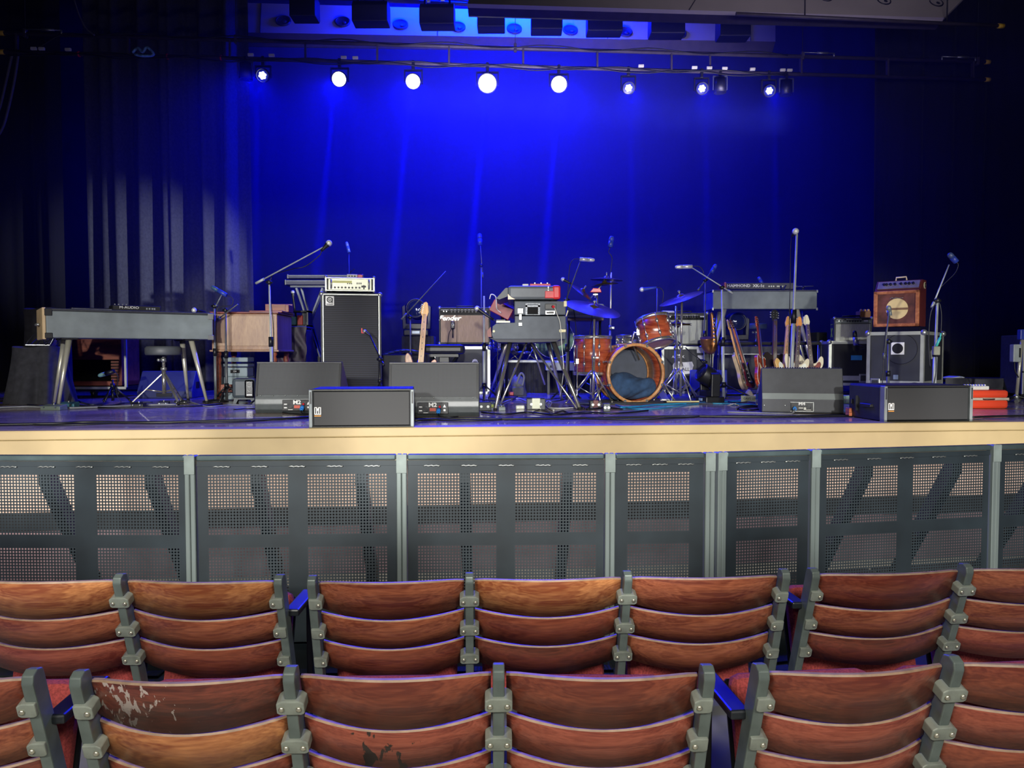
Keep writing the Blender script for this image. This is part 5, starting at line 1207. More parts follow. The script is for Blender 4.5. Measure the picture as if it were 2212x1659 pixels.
mic('black condenser microphone hanging in front of the right silver amplifier',(1846,714),(1848,746),9.3,'can',.026,m=STEEL,gm=BLKP,cable=[(1847,750),(1855,757),(1868,752)])
micstand('low black stand arm holding the condenser microphone by the right silver amplifier',1876,9.2,748,(1886,752,1848,744,.05,0),m=BLKM,rr=.14)
# big case and brown amp at the right
rz=-42; c0=xat(1993,8.0,ZS); cw,cd,ch=.56,.74,.80
ax=V((math.cos(R(rz)),math.sin(R(rz)),0)); mid=c0-ax*cw/2
pxm=proj(mid)[0]
roadcase('tall black road case with a white square sticker, turned sideways, under the brown amplifier',pxm,mid.y,cw,ch-.0,cd,rz=rz,split=.19,latches=[(-.19,.19)],col='2e3036')
rc=bpy.data.objects['road_case.003']
with Part('square_sticker',mat('white sticker','dcdcd6',.6),rc) as b: b.box(-.035,-.008,.50,.095,-.003,.63,.002)
with Part('sticker_circle',BLKP,b.ob) as q: q.cyl((.03,-.007,.565),(.03,-.0095,.565),.054,n=28)
with Part('case_patch',mat('grey blue patch','7f8f9a',.6),rc) as b: b.box(-.01,-.006,.235,.04,-.002,.285,.002); b.box(-.01,-.006,.10,.04,-.002,.145,.002)
with Part('worn_print',mat('faded print','1d1e22',.9),rc) as b:
    b.torus((.06,-.0,.56),.16,.004,40,4,M=Matrix.Diagonal((1,1,1,1)));
with Part('side_butterfly',STEEL,rc) as b: b.box(cw/2-.002,.56,.08,cw/2+.008,.64,.16,.003); b.box(cw/2-.002,.30,.45,cw/2+.02,.44,.55,.004)
BRW=mat('oxblood amp vinyl','5a2426',.45,0,.2,12,.06); c1=rc.location+V((0,0,ch))
aw,ah,ad=.455,.50,.27
axy=V((-math.sin(R(rz)),math.cos(R(rz)),0)); base=rc.location+axy*.08-ax*.02
o=T('guitar_amplifier','oxblood brown amplifier with cream round speaker on the tall turned road case','amplifier',loc=(base.x,base.y,ZS+ch),rz=rz)
with o('cabinet',BRW) as b: b.prism([(.02,0),(.02,.385),(.05,.40),(.12,ah),(ad,ah),(ad,0)],-aw/2,aw/2,.006,ax='x')
with o('front_frame',wood('amp frame','8a4a30','b87650',5,(1,1,1),.4)) as b:
    for q in ((-aw/2,0,-aw/2+.04,.385),(aw/2-.04,0,aw/2,.385),(-aw/2,0,aw/2,.035),(-aw/2,.35,aw/2,.385)): b.box(q[0],-.004,q[1],q[2],.03,q[3],.006)
with o('speaker_cloth',mat('mottled brown cloth','5d3430',.85,0,.55,7,.1)) as b: b.box(-aw/2+.03,.008,.03,aw/2-.03,.022,.36)
with o('speaker_window',mat('cream speaker window','d8c088',.7,0,.1)) as b: b.cyl((.01,.009,.19),(.01,.003,.19),.11,n=40)
with o('window_bar',mat('brown bar','7a5a40',.7),b.ob) as q: q.box(-.10,.0,.178,.12,.004,.20); 
with o('logo_script',STEEL) as b: b.tube(curve([(-.06,.006,.30),(-.04,.006,.315),(-.03,.006,.30),(.0,.006,.312),(.02,.006,.303),(.07,.006,.306)],5),.0035,5)
Mp=Matrix.Translation((0,.083,.449))@Matrix.Rotation(math.atan2(.07,.10)*-1,4,'X')
with o('control_panel',mat('violet grey panel','8c86a8',.35,.4,.2,10)) as b: b.box(-aw/2+.02,-.012,-.05,aw/2-.02,.004,.045,M=Mp)
pn=b.ob
for x in (-.14,-.115,-.075,-.03,.03,.075,.11,.15):
    with o('knob',BLKP,pn) as b: b.cyl((x,-.01,0),(x,-.03,0),.013,n=10,M=Mp)
with o('round_badge',mat('cream badge','d6cfa8',.5)) as b: b.cyl((aw/2-.002,.2,.44),(aw/2+.004,.2,.44),.035,n=24)
with o('badge_mark',BLKP,b.ob) as q: q.torus((aw/2+.005,.2,.455),.010,.004,16,6,ax='x'); q.torus((aw/2+.005,.2,.43),.013,.004,16,6,ax='x')
with o('handle',mat('cream handle','cdb9a4',.5)) as b: b.tube([(-.055,.18,ah),(-.05,.18,ah+.04),(.05,.18,ah+.04),(.055,.18,ah)],.009,8)
micstand('black short stand with angled arm in front of the tall turned road case',1917,7.2,738,(1909,775,1921,672,-.05,-.02),m=mat('dark grey pole','4a4d50',.45,.1),rr=.2)
mic('grey microphone with white ring aimed at the cream round speaker',(1919,660),(1922,682),7.2,'can',.022,m=GREYM,gm=GREYM,cable=[(1921,690),(1913,720),(1908,790),(1905,850)])
micstand('pale stand with a blue-lit boom right of the brown amplifier',2016,7.15,650,(2013,664,2050,572,.1,0),m=mat('pale grey pole','9aa09e',.4,.1),tx=2020,r=.014,rr=.25)
mic('black microphone with white band at the top of the blue-lit right boom',(2049,547),(2066,566),7.25,'can',.026,m=mat('blue light tint','2a3d9a',.4),gm=mat('dark band mic','3a4a78',.4),cable=[(2070,573),(2063,590),(2045,608),(2024,628)])
o=T('cable_box','small patch box with green-blue plug clamped to the right pale stand','box',loc=at(2022,760,7.05))
with o('housing',mat('khaki box','77786a',.5)) as b: b.box(-.03,-.02,-.03,.03,.02,.05,.005)
with o('plug',mat('green blue plug','3aa39a',.4)) as b: b.cyl((.0,0,.05),(.03,-.01,.13),.012); b.cyl((.03,-.01,.13),(.035,-.01,.17),.007)
with o('looped_leads',CABLE) as b: b.tube(curve([(.035,-.01,.17),(.03,-.02,.35),(.0,-.02,.45),(-.06,-.01,.36),(-.07,0,.1),(-.05,0,-.15)],6),.005,6); b.tube(curve([(0,0,-.03),(-.01,-.02,-.2),(-.04,0,-.38),(-.12,0,-.42)],6),.005,6)
o=T('par_can','round black stage lamp with blue lens lying behind the right long speaker','stage light',1972,6.75,rz=-20)
M=Matrix.Translation((0,.0,.155))@Matrix.Rotation(R(80),4,'X')
with o('can',BLKM) as b: b.lathe([(0,-.14),(.07,-.13),(.085,-.05),(.09,.09),(.08,.09),(.075,.06),(0,.06)],28,M=M)
with o('lens',mat('blue lens plate','141a60',.2)) as b: b.lathe([(.074,.068),(0,.072)],24,M=M)
with o('led_cells',mat('pale blue cell','5a66c8',.3),b.ob) as q:
    for k in range(7): a=k*PI/3; q.sph((0 if k==6 else .045*math.cos(a),0 if k==6 else .045*math.sin(a),.074),.014,(1,1,.5),8,M=M)
with o('yoke',BLKM) as b: b.box(-.12,-.02,0,.12,.1,.02,.004); b.box(-.12,.02,.0,-.105,.05,.17,.003); b.box(.105,.02,0,.12,.05,.17,.003)
# red suitcase, keyboard, black bags
o=T('suitcase','orange-red hard suitcase with a pale band lying at the right edge of the stage','suitcase',2134,None,py=883,rz=3); w=.40
RS=mat('orange red shell','e0482a',.35,0,.06,4)
with o('lower_shell',RS) as b: b.box(-w/2,0,.0,w/2,.3,.082,.025)
with o('upper_shell',RS) as b: b.box(-w/2,0,.098,w/2,.3,.172,.025)
with o('pale_band',mat('pale band','d8c8b4',.35,.3)) as b: b.box(-w/2-.003,-.003,.078,w/2+.003,.303,.102,.004)
with o('handle',mat('dark handle','3a2420',.5)) as b: b.tube([(-.05,-.003,.09),(-.045,-.025,.09),(.045,-.025,.09),(.05,-.003,.09)],.006,8)
k=T('toy_keyboard','small white keyboard with yellow end on the orange-red suitcase','keyboard',loc=o.loc+V((-.11,.06,.172)),rz=2)
with k('case',WHITE) as b: b.box(-.10,0,0,.16,.14,.035,.005)
with k('yellow_end',mat('yellow plastic','d8c03a',.5)) as b: b.box(-.17,0,0,-.10,.14,.03,.005)
knobs(k,8,-.05,.14,.05,.043,.008,WHITE)
o=T('padded_case','long black padded case lying behind the orange-red suitcase','case',2120,8.9,rz=-3)
with o('body',mat('black nylon','202127',.6,0,.3,14,.2)) as b: b.box(-.40,0,0,.42,.45,.20,.04)
with o('zip',STEEL) as b: b.box(-.38,-.002,.13,.40,.002,.134)
with o('flap',mat('black nylon flap','2a2b33',.55,0,.3,14,.2)) as b: b.grid(lambda u,v:(-.42+.85*u,-.02-.012*math.sin(u*14),.22-.10*v+.01*math.sin(u*9)),24,4); b.box(-.41,-.01,.2,.43,.45,.225,.01)
k=T('loose_papers','sheets of paper on the long black padded case','paper',loc=o.loc+V((-.22,.12,.226)),rz=10)
with k('sheet',WHITE) as b: b.box(-.15,0,0,.10,.2,.004); 
with k('folded_sheet',mat('pale blue paper','b8c4e0',.7)) as b: b.prism([(-.04,.004),(.06,.02),(.13,.006)],.02,.2)
o=T('small_amplifier','black amplifier edge with silver trim cut off by the right edge','amplifier',2225,8.55)
with o('cabinet',BLK) as b: b.box(-.09,.0,.06,.35,.4,.72,.01)
with o('edge_trim',ALU) as b: b.box(-.095,-.006,.06,-.08,.01,.72); b.box(-.095,-.006,.30,.35,.004,.315)
with o('caster',BLKM) as b:
    for x in (-.05,.3): b.cyl((x-.015,.08,.03),(x+.015,.08,.03),.03); b.box(x-.02,.05,.03,x+.02,.11,.065)
o=T('music_stand','silver stand pole with a grey control box at the right edge','stand',2201,8.0,rz=0)
with o('pole',SAT) as b: b.cyl((-.03,0,.03),(.015,0,o.W(733)),.017)
with o('control_box',mat('pale grey box','98a0a0',.45)) as b: b.box(-.10,-.05,o.W(782),-.02,.02,o.W(744),.008)
with o('box_window',BLKP,b.ob) as q: q.box(-.045,-.054,o.W(772),-.028,-.048,o.W(752))
with o('clamp_head',mat('blue light tint','2a3d9a',.4)) as b: b.box(-.02,-.03,o.W(734),.06,.03,o.W(712),.008)
with o('base_joint',STEEL) as b: b.sph((-.03,0,.06),.03,n=12); b.cyl((-.06,-.05,.015),(.02,.02,.03),.02)
with o('leg',BLKM) as b: b.cyl((-.03,0,.07),(.2,.02,.015),.011); b.cyl((-.03,0,.07),(-.16,-.05,.015),.011); b.cyl((-.03,0,.07),(-.03,.2,.015),.011)
with o('lead',CABLE) as b: b.tube(curve([(-.07,-.02,o.W(782)),(-.07,-.03,o.W(800)),(-.03,-.03,o.W(815))],6),.006,6)
# ---------------------------------------------------------------- small things on the floor
o=T('water_bottle','clear plastic water bottle with blue label left of the right floor wedge','bottle',1640,7.55)
with o('bottle',glass('clear plastic','dfe8f0')) as b: b.lathe([(0,.0),(.03,.0),(.033,.02),(.033,.12),(.030,.14),(.013,.178),(.013,.19),(0,.19)],20)
with o('label',mat('blue label','3a66b8',.5,0,.4,30)) as b: b.lathe([(.0338,.06),(.0338,.115)],20)
with o('cap',mat('pale blue cap','a8b4e0',.4)) as b: b.cyl((0,0,.19),(0,0,.208),.015)
o=T('name_card','pale cardboard strip with handwritten letters at the foot of the guitar rack','sign',1621,8.2)
with o('card',mat('pale card','a8ae90',.8)) as b: b.box(-.10,0,.0,.09,.01,.062)
o.text('GAVS LEE',.032,-.006,-.0015,.031,BLKP,'handwriting',sx=1.05)
o=T('cloth_bundle','pale crumpled cloth on the stage behind the cardboard strip','cloth',1622,8.32)
with o('cloth',mat('pale cloth','b9ae94',.9,0,.2,12)) as b: b.grid(lambda u,v:(-.11+.24*u,.12*v,.002+.085*max(0,math.sin(u*PI))*max(0,math.sin(v*PI))*(1+.5*math.sin(u*13+v*5))),18,10)
for i,(px,w,h,c,lab) in enumerate(((1087,.20,.19,'55524c','grey canvas backpack behind the left piano legs'),(1119,.19,.25,'5b5d63','grey nylon backpack with strap loop behind the piano legs'))):
    o=T('backpack',lab,'backpack',px,8.9+.05*i,group='backpacks under the centre keyboard stack')
    CLO=mat('bag '+c,c,.85,0,.35,12,.3)
    with o('body',CLO) as b: b.grid(lambda u,v:((w/2)*(1+.12*math.sin(v*7+i))*math.cos(u*2*PI)*min(1,(1.02-v)*2.4)**.5,.10+.10*math.sin(u*2*PI)*min(1,(1.02-v)*2.4)**.5,.002+h*v+.015*math.sin(u*19+v*11)*v),30,16,closed=True)
    with o('pocket',CLO) as b: b.box(-w*.36,-.025,.02,w*.36,.03,h*.5,.02)
    with o('strap',mat('bag strap','6c6e74',.8)) as b: b.tube(curve([(-.02,.0,h*.6),(.03,-.01,h*1.12),(.07,.0,h*.95),(.05,-.01,h*.55)],6),.013,6)
    if i==0:
        with o('red_patch',REDP) as b: b.box(.07,-.03,.03,.12,-.02,.07,.004)
def dbox(label,px,py,w,d,h,c,rz=0,ext=None,name='stage_box',cat='box'):
    o=T(name,label,cat,px,None,py=py,rz=rz)
    with o('housing',mat('box '+c,c,.5,.1,.15)) as b: b.box(-w/2,0,0,w/2,d,h,.006)
    if ext:
        with o('face_plate',mat('box '+ext,ext,.5,.1,.15)) as b: b.box(-w*.22,-.004,h*.08,w*.22,d*.5,h+.004,.003)
    with o('sockets',STEEL) as b:
        for x in (-.25,.25): b.cyl((w*x,-.002,h*.5),(w*x,-.008,h*.5),min(.012,h*.22),n=10)
    return o
o=dbox('grey power supply box with a white centre on the floor under the stepped piano',1158,885,.17,.1,.10,'4b4e52',0,'c9ccb8')
dbox('flat white adapter on the floor left of the grey power supply box',1124,884,.08,.05,.035,'c6c9bc',4,name='power_adapter',cat='adapter')
dbox('small dark grey direct box in front of the kick drum spur',1311,889,.062,.07,.07,'4c5356',0)
dbox('black stage box with red fittings in front of the floor tom',1287,883,.11,.09,.075,'23242a',0,'5a2426')
dbox('grey junction box at the right foot of the middle wedge',1047,888,.12,.1,.08,'3d4146',6)
for i,(px,py,c,lab) in enumerate(((1060,880,'9fae4a','lime green effects pedal by the left piano leg'),(1076,880,'8fa872','green effects pedal right of the lime one'),(1085,887,'7b8484','grey wedge-shaped effects pedal in front of the green ones'))):
    o=T('effects_pedal',lab,'pedal',px,None,py=py,rz=6*i,group='pedals by the left piano leg')
    with o('housing',mat('pedal '+c,c,.45,.1,.15)) as b: b.prism([(0,0),(0,.03),(.09,.05),(.09,0)],-.03,.03,.004,ax='x')
    knobs(o,2,-.015,.015,.06,.05,.006); 
    with o('footswitch',STEEL) as b: b.cyl((0,.02,.03),(0,.02,.045),.008,n=10)
dbox('teal effects box on the stage between the right wedge and the long speaker',1834,872,.16,.12,.08,'6f8f82',4,'8faa9c')
o=T('coiled_pile','heap of blue-lit leads and a tray on a low case right of the bass cabinet','cable',855,9.6)
with o('low_case',BLKM) as b: b.box(-.17,0,0,.17,.3,.50,.01)
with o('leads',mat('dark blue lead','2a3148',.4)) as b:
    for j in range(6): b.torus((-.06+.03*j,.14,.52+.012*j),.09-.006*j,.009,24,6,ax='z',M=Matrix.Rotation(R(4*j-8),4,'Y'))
o=T('paper_scrap','pale folded card on the floor between wedge and moving light','paper',1586,None,py=876,rz=8)
with o('card',mat('pale cream card','d8cf9c',.7)) as b: b.prism([(-.05,0),(.0,.016),(.05,0),(.05,.003),(0,.019),(-.05,.003)],0,.05)
with o('fold',WHITE) as b: b.box(-.02,.0,.013,.02,.05,.0195)
# ---------------------------------------------------------------- cables lying on the stage
def cab(label,pts,r=.007,m=None,name='floor_cable',group='cables lying on the stage'):
    q=[onz(x,y,ZS)+V((0,0,r+.001)) for x,y in pts]
    return one(name,label,'cable',m or CABLE,lambda b:b.tube(curve(q,6),r,6),group=group)
BLC=mat('bright blue lead','1f7fa8',.4); WHC=mat('white lead','c9c9c4',.5); GRC=mat('grey lead','7a7c80',.5)
cab('long black cable bundle along the stage edge from the left, left of the long speaker',[(-20,921),(120,918),(190,915),(330,916),(470,912),(600,908),(668,904)],.010)
cab('thin black cable beside the long bundle at the left stage edge',[(-20,917),(150,920),(300,913),(480,914),(640,905),(690,901)],.006)
cab('long black cable along the stage edge between the two long speakers',[(893,911),(1000,907),(1120,908),(1300,905),(1480,902),(1650,903),(1840,901)],.010)
cab('second black cable along the middle stage edge',[(890,905),(1010,911),(1180,904),(1380,908),(1560,900),(1700,901),(1836,897)],.007)
cab('black cable running off to the right stage edge',[(2100,904),(2150,902),(2240,900)],.009)
cab('grey-green cable bundle in front of the draped table',[(-20,884),(60,881),(130,884),(210,882),(300,878),(380,876)],.010,GRC)
cab('black cable curling by the left piano leg',[(60,876),(110,882),(160,878),(230,883),(310,882),(420,879),(480,874)],.008)
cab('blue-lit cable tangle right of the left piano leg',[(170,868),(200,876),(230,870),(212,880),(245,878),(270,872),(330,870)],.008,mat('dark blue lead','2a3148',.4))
cab('pale cord hanging by the right legs of the grey piano, lying to the left',[(395,864),(420,872),(452,880),(500,876),(545,878)],.006,GRC)
cab('dark cable from the mini monitor to the black wedge',[(505,886),(540,884),(580,888),(640,896),(720,898),(810,893)],.006)
cab('black cables gathered under the stepped piano',[(1040,893),(1090,897),(1140,893),(1200,898),(1260,893),(1330,895),(1400,889)],.008)
cab('black looping cable in front of the power supply box',[(1150,893),(1165,887),(1185,891),(1190,897),(1215,889),(1235,895),(1290,893)],.006)
cab('white cord looping under the stepped piano',[(1196,888),(1184,882),(1178,874),(1184,868),(1192,872),(1188,882),(1215,884),(1252,881)],.007,WHC)
cab('white cord arching from the pedals to the power supply box',[(1082,874),(1100,866),(1120,862),(1140,870),(1158,880),(1168,885)],.007,WHC)
cab('bright blue cable in front of the kick drum',[(1340,882),(1380,880),(1420,876),(1470,874),(1530,871),(1570,869),(1600,868)],.008,BLC)
cab('second bright blue cable curving below the brass-edged bar',[(1330,876),(1375,885),(1440,882),(1500,874),(1560,873),(1640,876)],.006,BLC)
cab('dark cable coil on the floor left of the right wedge',[(1590,886),(1605,880),(1630,878),(1645,884),(1620,888),(1598,886),(1612,882),(1640,880)],.008)
cab('dark cable from the moving light to the right wedge',[(1560,866),(1590,872),(1615,870),(1640,874),(1655,880)],.007)
cab('black cable tangle at the foot of the floor tom',[(1230,880),(1262,884),(1250,876),(1280,878),(1268,886),(1310,882),(1345,886)],.007)
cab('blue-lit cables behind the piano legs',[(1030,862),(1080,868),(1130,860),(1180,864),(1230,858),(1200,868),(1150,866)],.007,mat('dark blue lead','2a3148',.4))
cab('dark cable behind the middle floor wedge',[(700,862),(740,870),(790,866),(830,872),(850,864)],.007)
# ================================================================ rigging above
YB=10.5
def tb(px,py,Yc=YB):      # point of the lighting bar: depth follows the stage angle
    X=(px-CX)/F*Yc
    for _ in range(4): X=at(px,py,Yc+.0966*X).x
    return at(px,py,Yc+.0966*X)
LAMPS=[(569,163,.35),(734,171,.7),(893,176,1.0),(1053,180,1.5),(1207,182,1.1),(1357,190,.3),(1515,191,.22),(1660,196,.15)]
def lampw(px,py): return tb(px,py)
BAR=mat('grey rigging bar','443e4c',.5,.1); CAP=YELLOW
def span(x,a,b): return a+(b-a)*(x-0)/2133.
o=T('lighting_ladder','long double-tube lighting ladder hung across the stage','rigging bar',loc=tb(1066,140)); L=lambda px,py:o.lc(tb(px,py))
up=lambda x:(x,span(x,71.5,134)); lo=lambda x:(x,span(x,112,172))
for nm,f in (('upper_tube',up),('lower_tube',lo)):
    with o(nm,BAR) as b: b.cyl(L(*f(-20)),L(*f(2133)),.026,n=12)
    for x in (3,2133):
        with o('yellow_cap',CAP,b.ob) as q: p=L(*f(x)); q.cyl(p+V((-.035,-.0,0)),p+V((.035,.0034,0)),.031,n=12)
for x in (37,278,497,660,815,970,1130,1290,1450,1533,1730,1917,2101):
    with o('rung',BAR) as b: p,q=L(*up(x)),L(*lo(x)); b.box(-.025,-.012,0,.025,.012,(q-p).length,M=aim(p,q))
for x in (55,510,1113,1733,2111):
    with o('hanger_clamp',BAR) as b: p=L(*up(x)); b.box(p.x-.02,p.y-.03,p.z-.05,p.x+.02,p.y+.03,p.z+.06,.006)
    with o('hanger_wire',CABLE) as b: p=L(*up(x)); b.cyl(p,p+V((0,0,2.6)),.005,n=6)
for x0,x1 in ((57,135),(1735,1800),(2033,2105)):
    with o('turnbuckle',STEEL) as b:
        p,q=L(*up(x0))+V((0,-.02,.05)),L(*up(x1))+V((0,-.02,.05)); b.cyl(p,q,.007,n=6); b.cyl(p.lerp(q,.45),p.lerp(q,.8),.016,n=8); b.cyl(p,p-V((0,0,.05)),.012,n=6); b.cyl(q,q-V((0,0,.05)),.012,n=6)
with o('bar_wiring',CABLE) as b:
    for j in range(3):
        pts=[]
        for i,x in enumerate(range(20,1720,60)): p=L(*(lo(x) if (j or x<100) else up(x))); pts.append(p+V((0,-.03,.012+.03*math.sin(i*1.7+j*2)-.02*j)))
        b.tube(curve(pts,3),.008,6)
with o('cable_ties',mat('red tape','d0202c',.5)) as b:
    for x in (171,362,478): p=L(*lo(x)); b.cyl(p-V((.008,0,0)),p+V((.008,0,0)),.036,n=12)
with o('cable_bundle',mat('blue white cable bundle','6f9fc0',.5,0,.8,20)) as b: p=L(*lo(312)); b.tube(curve([p+V((-.13,-.05,.02)),p+V((-.06,-.05,.08)),p+V((.0,-.05,.03)),p+V((.06,-.05,.09)),p+V((.14,-.05,.0)),p+V((.02,-.05,-.02)),p+V((-.1,-.05,.0))],5),.018,6)
for x in (78,95,152,545,590,745,770,1385,1500,1532,1565,1625,1690,1705):
    with o('cable_plug',WHITE) as b: p=L(*lo(x))+V((0,-.03,.04)); b.box(p.x-.045,p.y-.02,p.z-.018,p.x+.03,p.y+.01,p.z+.018,.004)
# eight wash lights
WL=['leftmost small stage light under the lighting ladder','second stage light from the left, large white glare','third stage light from the left, large white glare','brightest and largest stage light at the middle of the ladder','fifth stage light from the left, large white glare','small stage light, third from the right','small stage light, second from the right','rightmost small stage light under the lighting ladder']
WR=[.052,.088,.09,.115,.10,.05,.05,.05]
for (px,py,k),lab,rr in zip(LAMPS,WL,WR):
    p=tb(px,py); q=tb(*lo(px)); dz=(q-p).z
    t=T('wash_light',lab,'stage light',loc=p,group='stage lights under the ladder')
    hr=max(rr*1.15,.085)
    D=V((0,-1,-.36)).normalized(); M=aim((0,0,0),D)
    with t('housing',BLKM) as b: b.lathe([(0,-.16),(hr*.6,-.15),(hr,-.03),(hr,.06),(hr*.93,.06),(hr*.9,.02),(0,.015)],24,M=M)
    if rr>.08:
        with t('lens',glow('blown white lamp','fffaff',26)) as b: b.lathe([(rr,.045),(rr*.7,.06),(0,.066)],28,M=M)
    else:
        with t('lens_plate',mat('blue lens plate','141a60',.2)) as b: b.lathe([(hr*.9,.03),(0,.032)],24,M=M)
        for a in range(7):
            c=(0,0) if a==0 else (rr*.66*math.cos(a*PI/3+.2),rr*.66*math.sin(a*PI/3+.2))
            with t('led_cell',glow('white led','eef2ff',16),b.ob) as e: e.sph((c[0],c[1],.045),rr*.3,(1,1,.5),10,M=M)
    with t('yoke',BLKM) as b:
        for sx in (-1,1): b.box(sx*(hr+.012)-.008,-.02,-.03,sx*(hr+.012)+.008,.02,dz-.09)
        b.box(-hr-.02,-.02,dz-.1,hr+.02,.02,dz-.085)
    with t('clamp',BLKM) as b: b.box(-.02,-.03,dz-.09,.02,.03,dz+.035,.006)
# unlit fixtures at both ends of the bar
for px,py,lab in ((531,155,'unlit black fixture hanging left of the leftmost stage light'),(1698,190,'unlit black fixture hanging right of the rightmost stage light'),(1555,185,'small unlit black fixture between the two right stage lights')):
    p=tb(px,py); q=tb(*lo(px)); dz=(q-p).z
    t=T('par_can',lab,'stage light',loc=p,group='unlit fixtures on the ladder')
    with t('can',BLKM) as b: b.lathe([(.0,.1),(.075,.1),(.085,-.1),(.075,-.1),(.0,.06)],20)
    with t('yoke',mat('grey yoke','4b5068',.4,.3)) as b:
        for sx in (-1,1): b.box(sx*.095-.006,-.015,-.06,sx*.095+.006,.015,.12)
        b.box(-.1,-.015,.115,.1,.015,.13)
    with t('clamp',BLKM) as b: b.box(-.02,-.03,.12,.02,.03,dz+.03,.006)
# pale overhead panels with round openings
PAN=mat('pale acoustic panel','aaa29e',.7,0,.05,3)
def panel(lab,Y,bl,br,tl,tr,holes,hr,lip,seams=()):
    """corner pixels; the top leans away from the camera"""
    A,B=at(*bl,Y+.0966*at(*bl,Y).x),at(*br,Y+.0966*at(*br,Y).x)
    o=T('ceiling_panel',lab,'ceiling panel',loc=(A+B)/2,group='pale overhead panels')
    C,D=at(*tl,Y+.35+.0966*at(*tl,Y).x),at(*tr,Y+.35+.0966*at(*tr,Y).x)
    a,b_,c,d=[o.lc(v) for v in (A,B,C,D)]
    n=(b_-a).cross(c-a).normalized(); n=n if n.y>0 else -n
    with o('face',PAN) as m:
        for q,w in ((0,1),): 
            vs=[m.bm.verts.new(v) for v in (a,b_,d,c)]; v2=[m.bm.verts.new(v+n*.05) for v in (a,b_,d,c)]
            m.bm.faces.new(vs); m.bm.faces.new(v2[::-1])
            for i in range(4): m.bm.faces.new([vs[i],v2[i],v2[(i+1)%4],vs[(i+1)%4]])
    with o('lower_edge',mat('panel edge','3c3648',.7)) as m:
        t=bmesh.new(); dz=V((0,.18,-lip)); vs=[t.verts.new(v) for v in (a,b_,b_+dz,a+dz)]; v2=[t.verts.new(v+V((0,.03,0))) for v in (a,b_,b_+dz,a+dz)]
        t.faces.new(vs); t.faces.new(v2[::-1])
        for i in range(4): t.faces.new([vs[i],v2[i],v2[(i+1)%4],vs[(i+1)%4]])
        m.add(t)
    up=(c-a).normalized()
    for hx,hy in holes:
        ray_=ray(hx,hy); p0=o.loc+a; nn=n; tt=(p0-V((0,0,ZC))).dot(nn)/ray_.dot(nn); P=o.lc(V((0,0,ZC))+ray_*tt); M=aim(P-n*.006,P-n)
        with o('downlight',mat('dark downlight','15141c',.5)) as m: m.lathe([(0,.004),(hr*.8,.004),(hr*.85,.012),(hr,.012),(hr,-.01)],28,M=M)
        with o('downlight_trim',mat('blue grey trim','3a3a50',.35,.4),m.ob) as q: q.torus((0,0,.012),hr*.88,hr*.05,28,6,M=M,ax='z'); q.sph((hr*.2,-hr*.2,.01),hr*.28,(1,1,.3),10,M=M)
    for sx in seams:
        p0=a.lerp(b_,sx); q0=c.lerp(d,sx)
        with o('seam',mat('dark seam','2a2833',.7)) as m: m.cyl(p0-n*.004,q0-n*.004,.006,n=6)
    return o
panel('long pale overhead panel with round openings behind the dark batten lights',12.0,(525,70),(1675,90),(528,6),(1675,38),[(612,46),(740,48),(865,54),(989,59),(1111,63),(1232,66),(1350,70),(1467,73),(1583,76)],.117,.13,(.03,.35,.67,.95))
panel('pale overhead panel with round openings at the upper right, nearer the seats',9.0,(1010,8),(2040,38),(1030,-60),(2110,-32),[(1525,-14),(1655,-9),(1782,-4),(1908,3),(2021,7)],.09,.06,(.45,))
# dark batten fixtures in front of the panel
for i,(x0,x1,y1) in enumerate(((625,680,34),(760,836,45),(906,980,51),(1031,1090,57),(1148,1215,62),(1270,1345,66),(1407,1480,71),(1556,1622,77))):
    ord_=['leftmost','second','third','fourth','fifth','sixth','seventh','rightmost'][i]
    Y=11.0+.0966*((x0-CX)/F*11); p=at((x0+x1)/2,y1,Y); s=Y/F
    t=T('batten_light',('%s dark box light along the top edge in front of the pale panel'%ord_) if i in (0,7) else 'dark box light on the top batten, %s from the left'%ord_,'stage light',loc=p,group='dark box lights on the top batten')
    w=(x1-x0)*s; h=.30
    with t('housing',mat('dark navy housing','12132c',.5)) as b: b.prism([(0,0),(.0,h*.75),(.06,h),(.28,h),(.3,.04),(.26,0)],-w/2,w/2,.012,ax='x')
    with t('bracket',BLKM) as b:
        for sx in (-1,1): b.box(sx*w*.36-.015,.12,h-.02,sx*w*.36+.015,.15,h+.16)
    with t('clamp',mat('grey clamp','8f93a0',.4,.5)) as b: b.box(-w*.3,.08,h+.03,-w*.2,.12,h+.07,.006); b.box(w*.1,.08,h+.05,w*.22,.12,h+.09,.006)
o=T('top_batten','dark pipe carrying the row of box lights at the top','rigging bar',loc=(0,11.6,at(1106,20,11).z))
with o('pipe',BAR) as b: p,q=o.lc(at(560,-12,11.35)),o.lc(at(1760,46,12.05)); b.cyl(p,q,.028,n=10)
with o('pipe_wiring',CABLE) as b: b.tube(curve([p.lerp(q,i/12)+V((0,-.05,.05*math.sin(i*2.1))) for i in range(13)],4),.012,6)
o=T('side_pipe','single dark pipe with a yellow cap under the upper right panel','rigging bar',loc=at(1900,44,9.2))
with o('pipe',BAR) as b: p,q=o.lc(at(1590,30,9.0)),o.lc(at(2160,56,9.5)); b.cyl(p,q,.022,n=10)
with o('yellow_cap',CAP) as b: d=(q-p).normalized(); b.cyl(q-d*.03,q+d*.05,.028,n=10)
for f in (.79,.25):
    with o('hanger_wire',CABLE) as b: v=p.lerp(q,f); b.cyl(v,v+V((0,0,1.2)),.008,n=6)
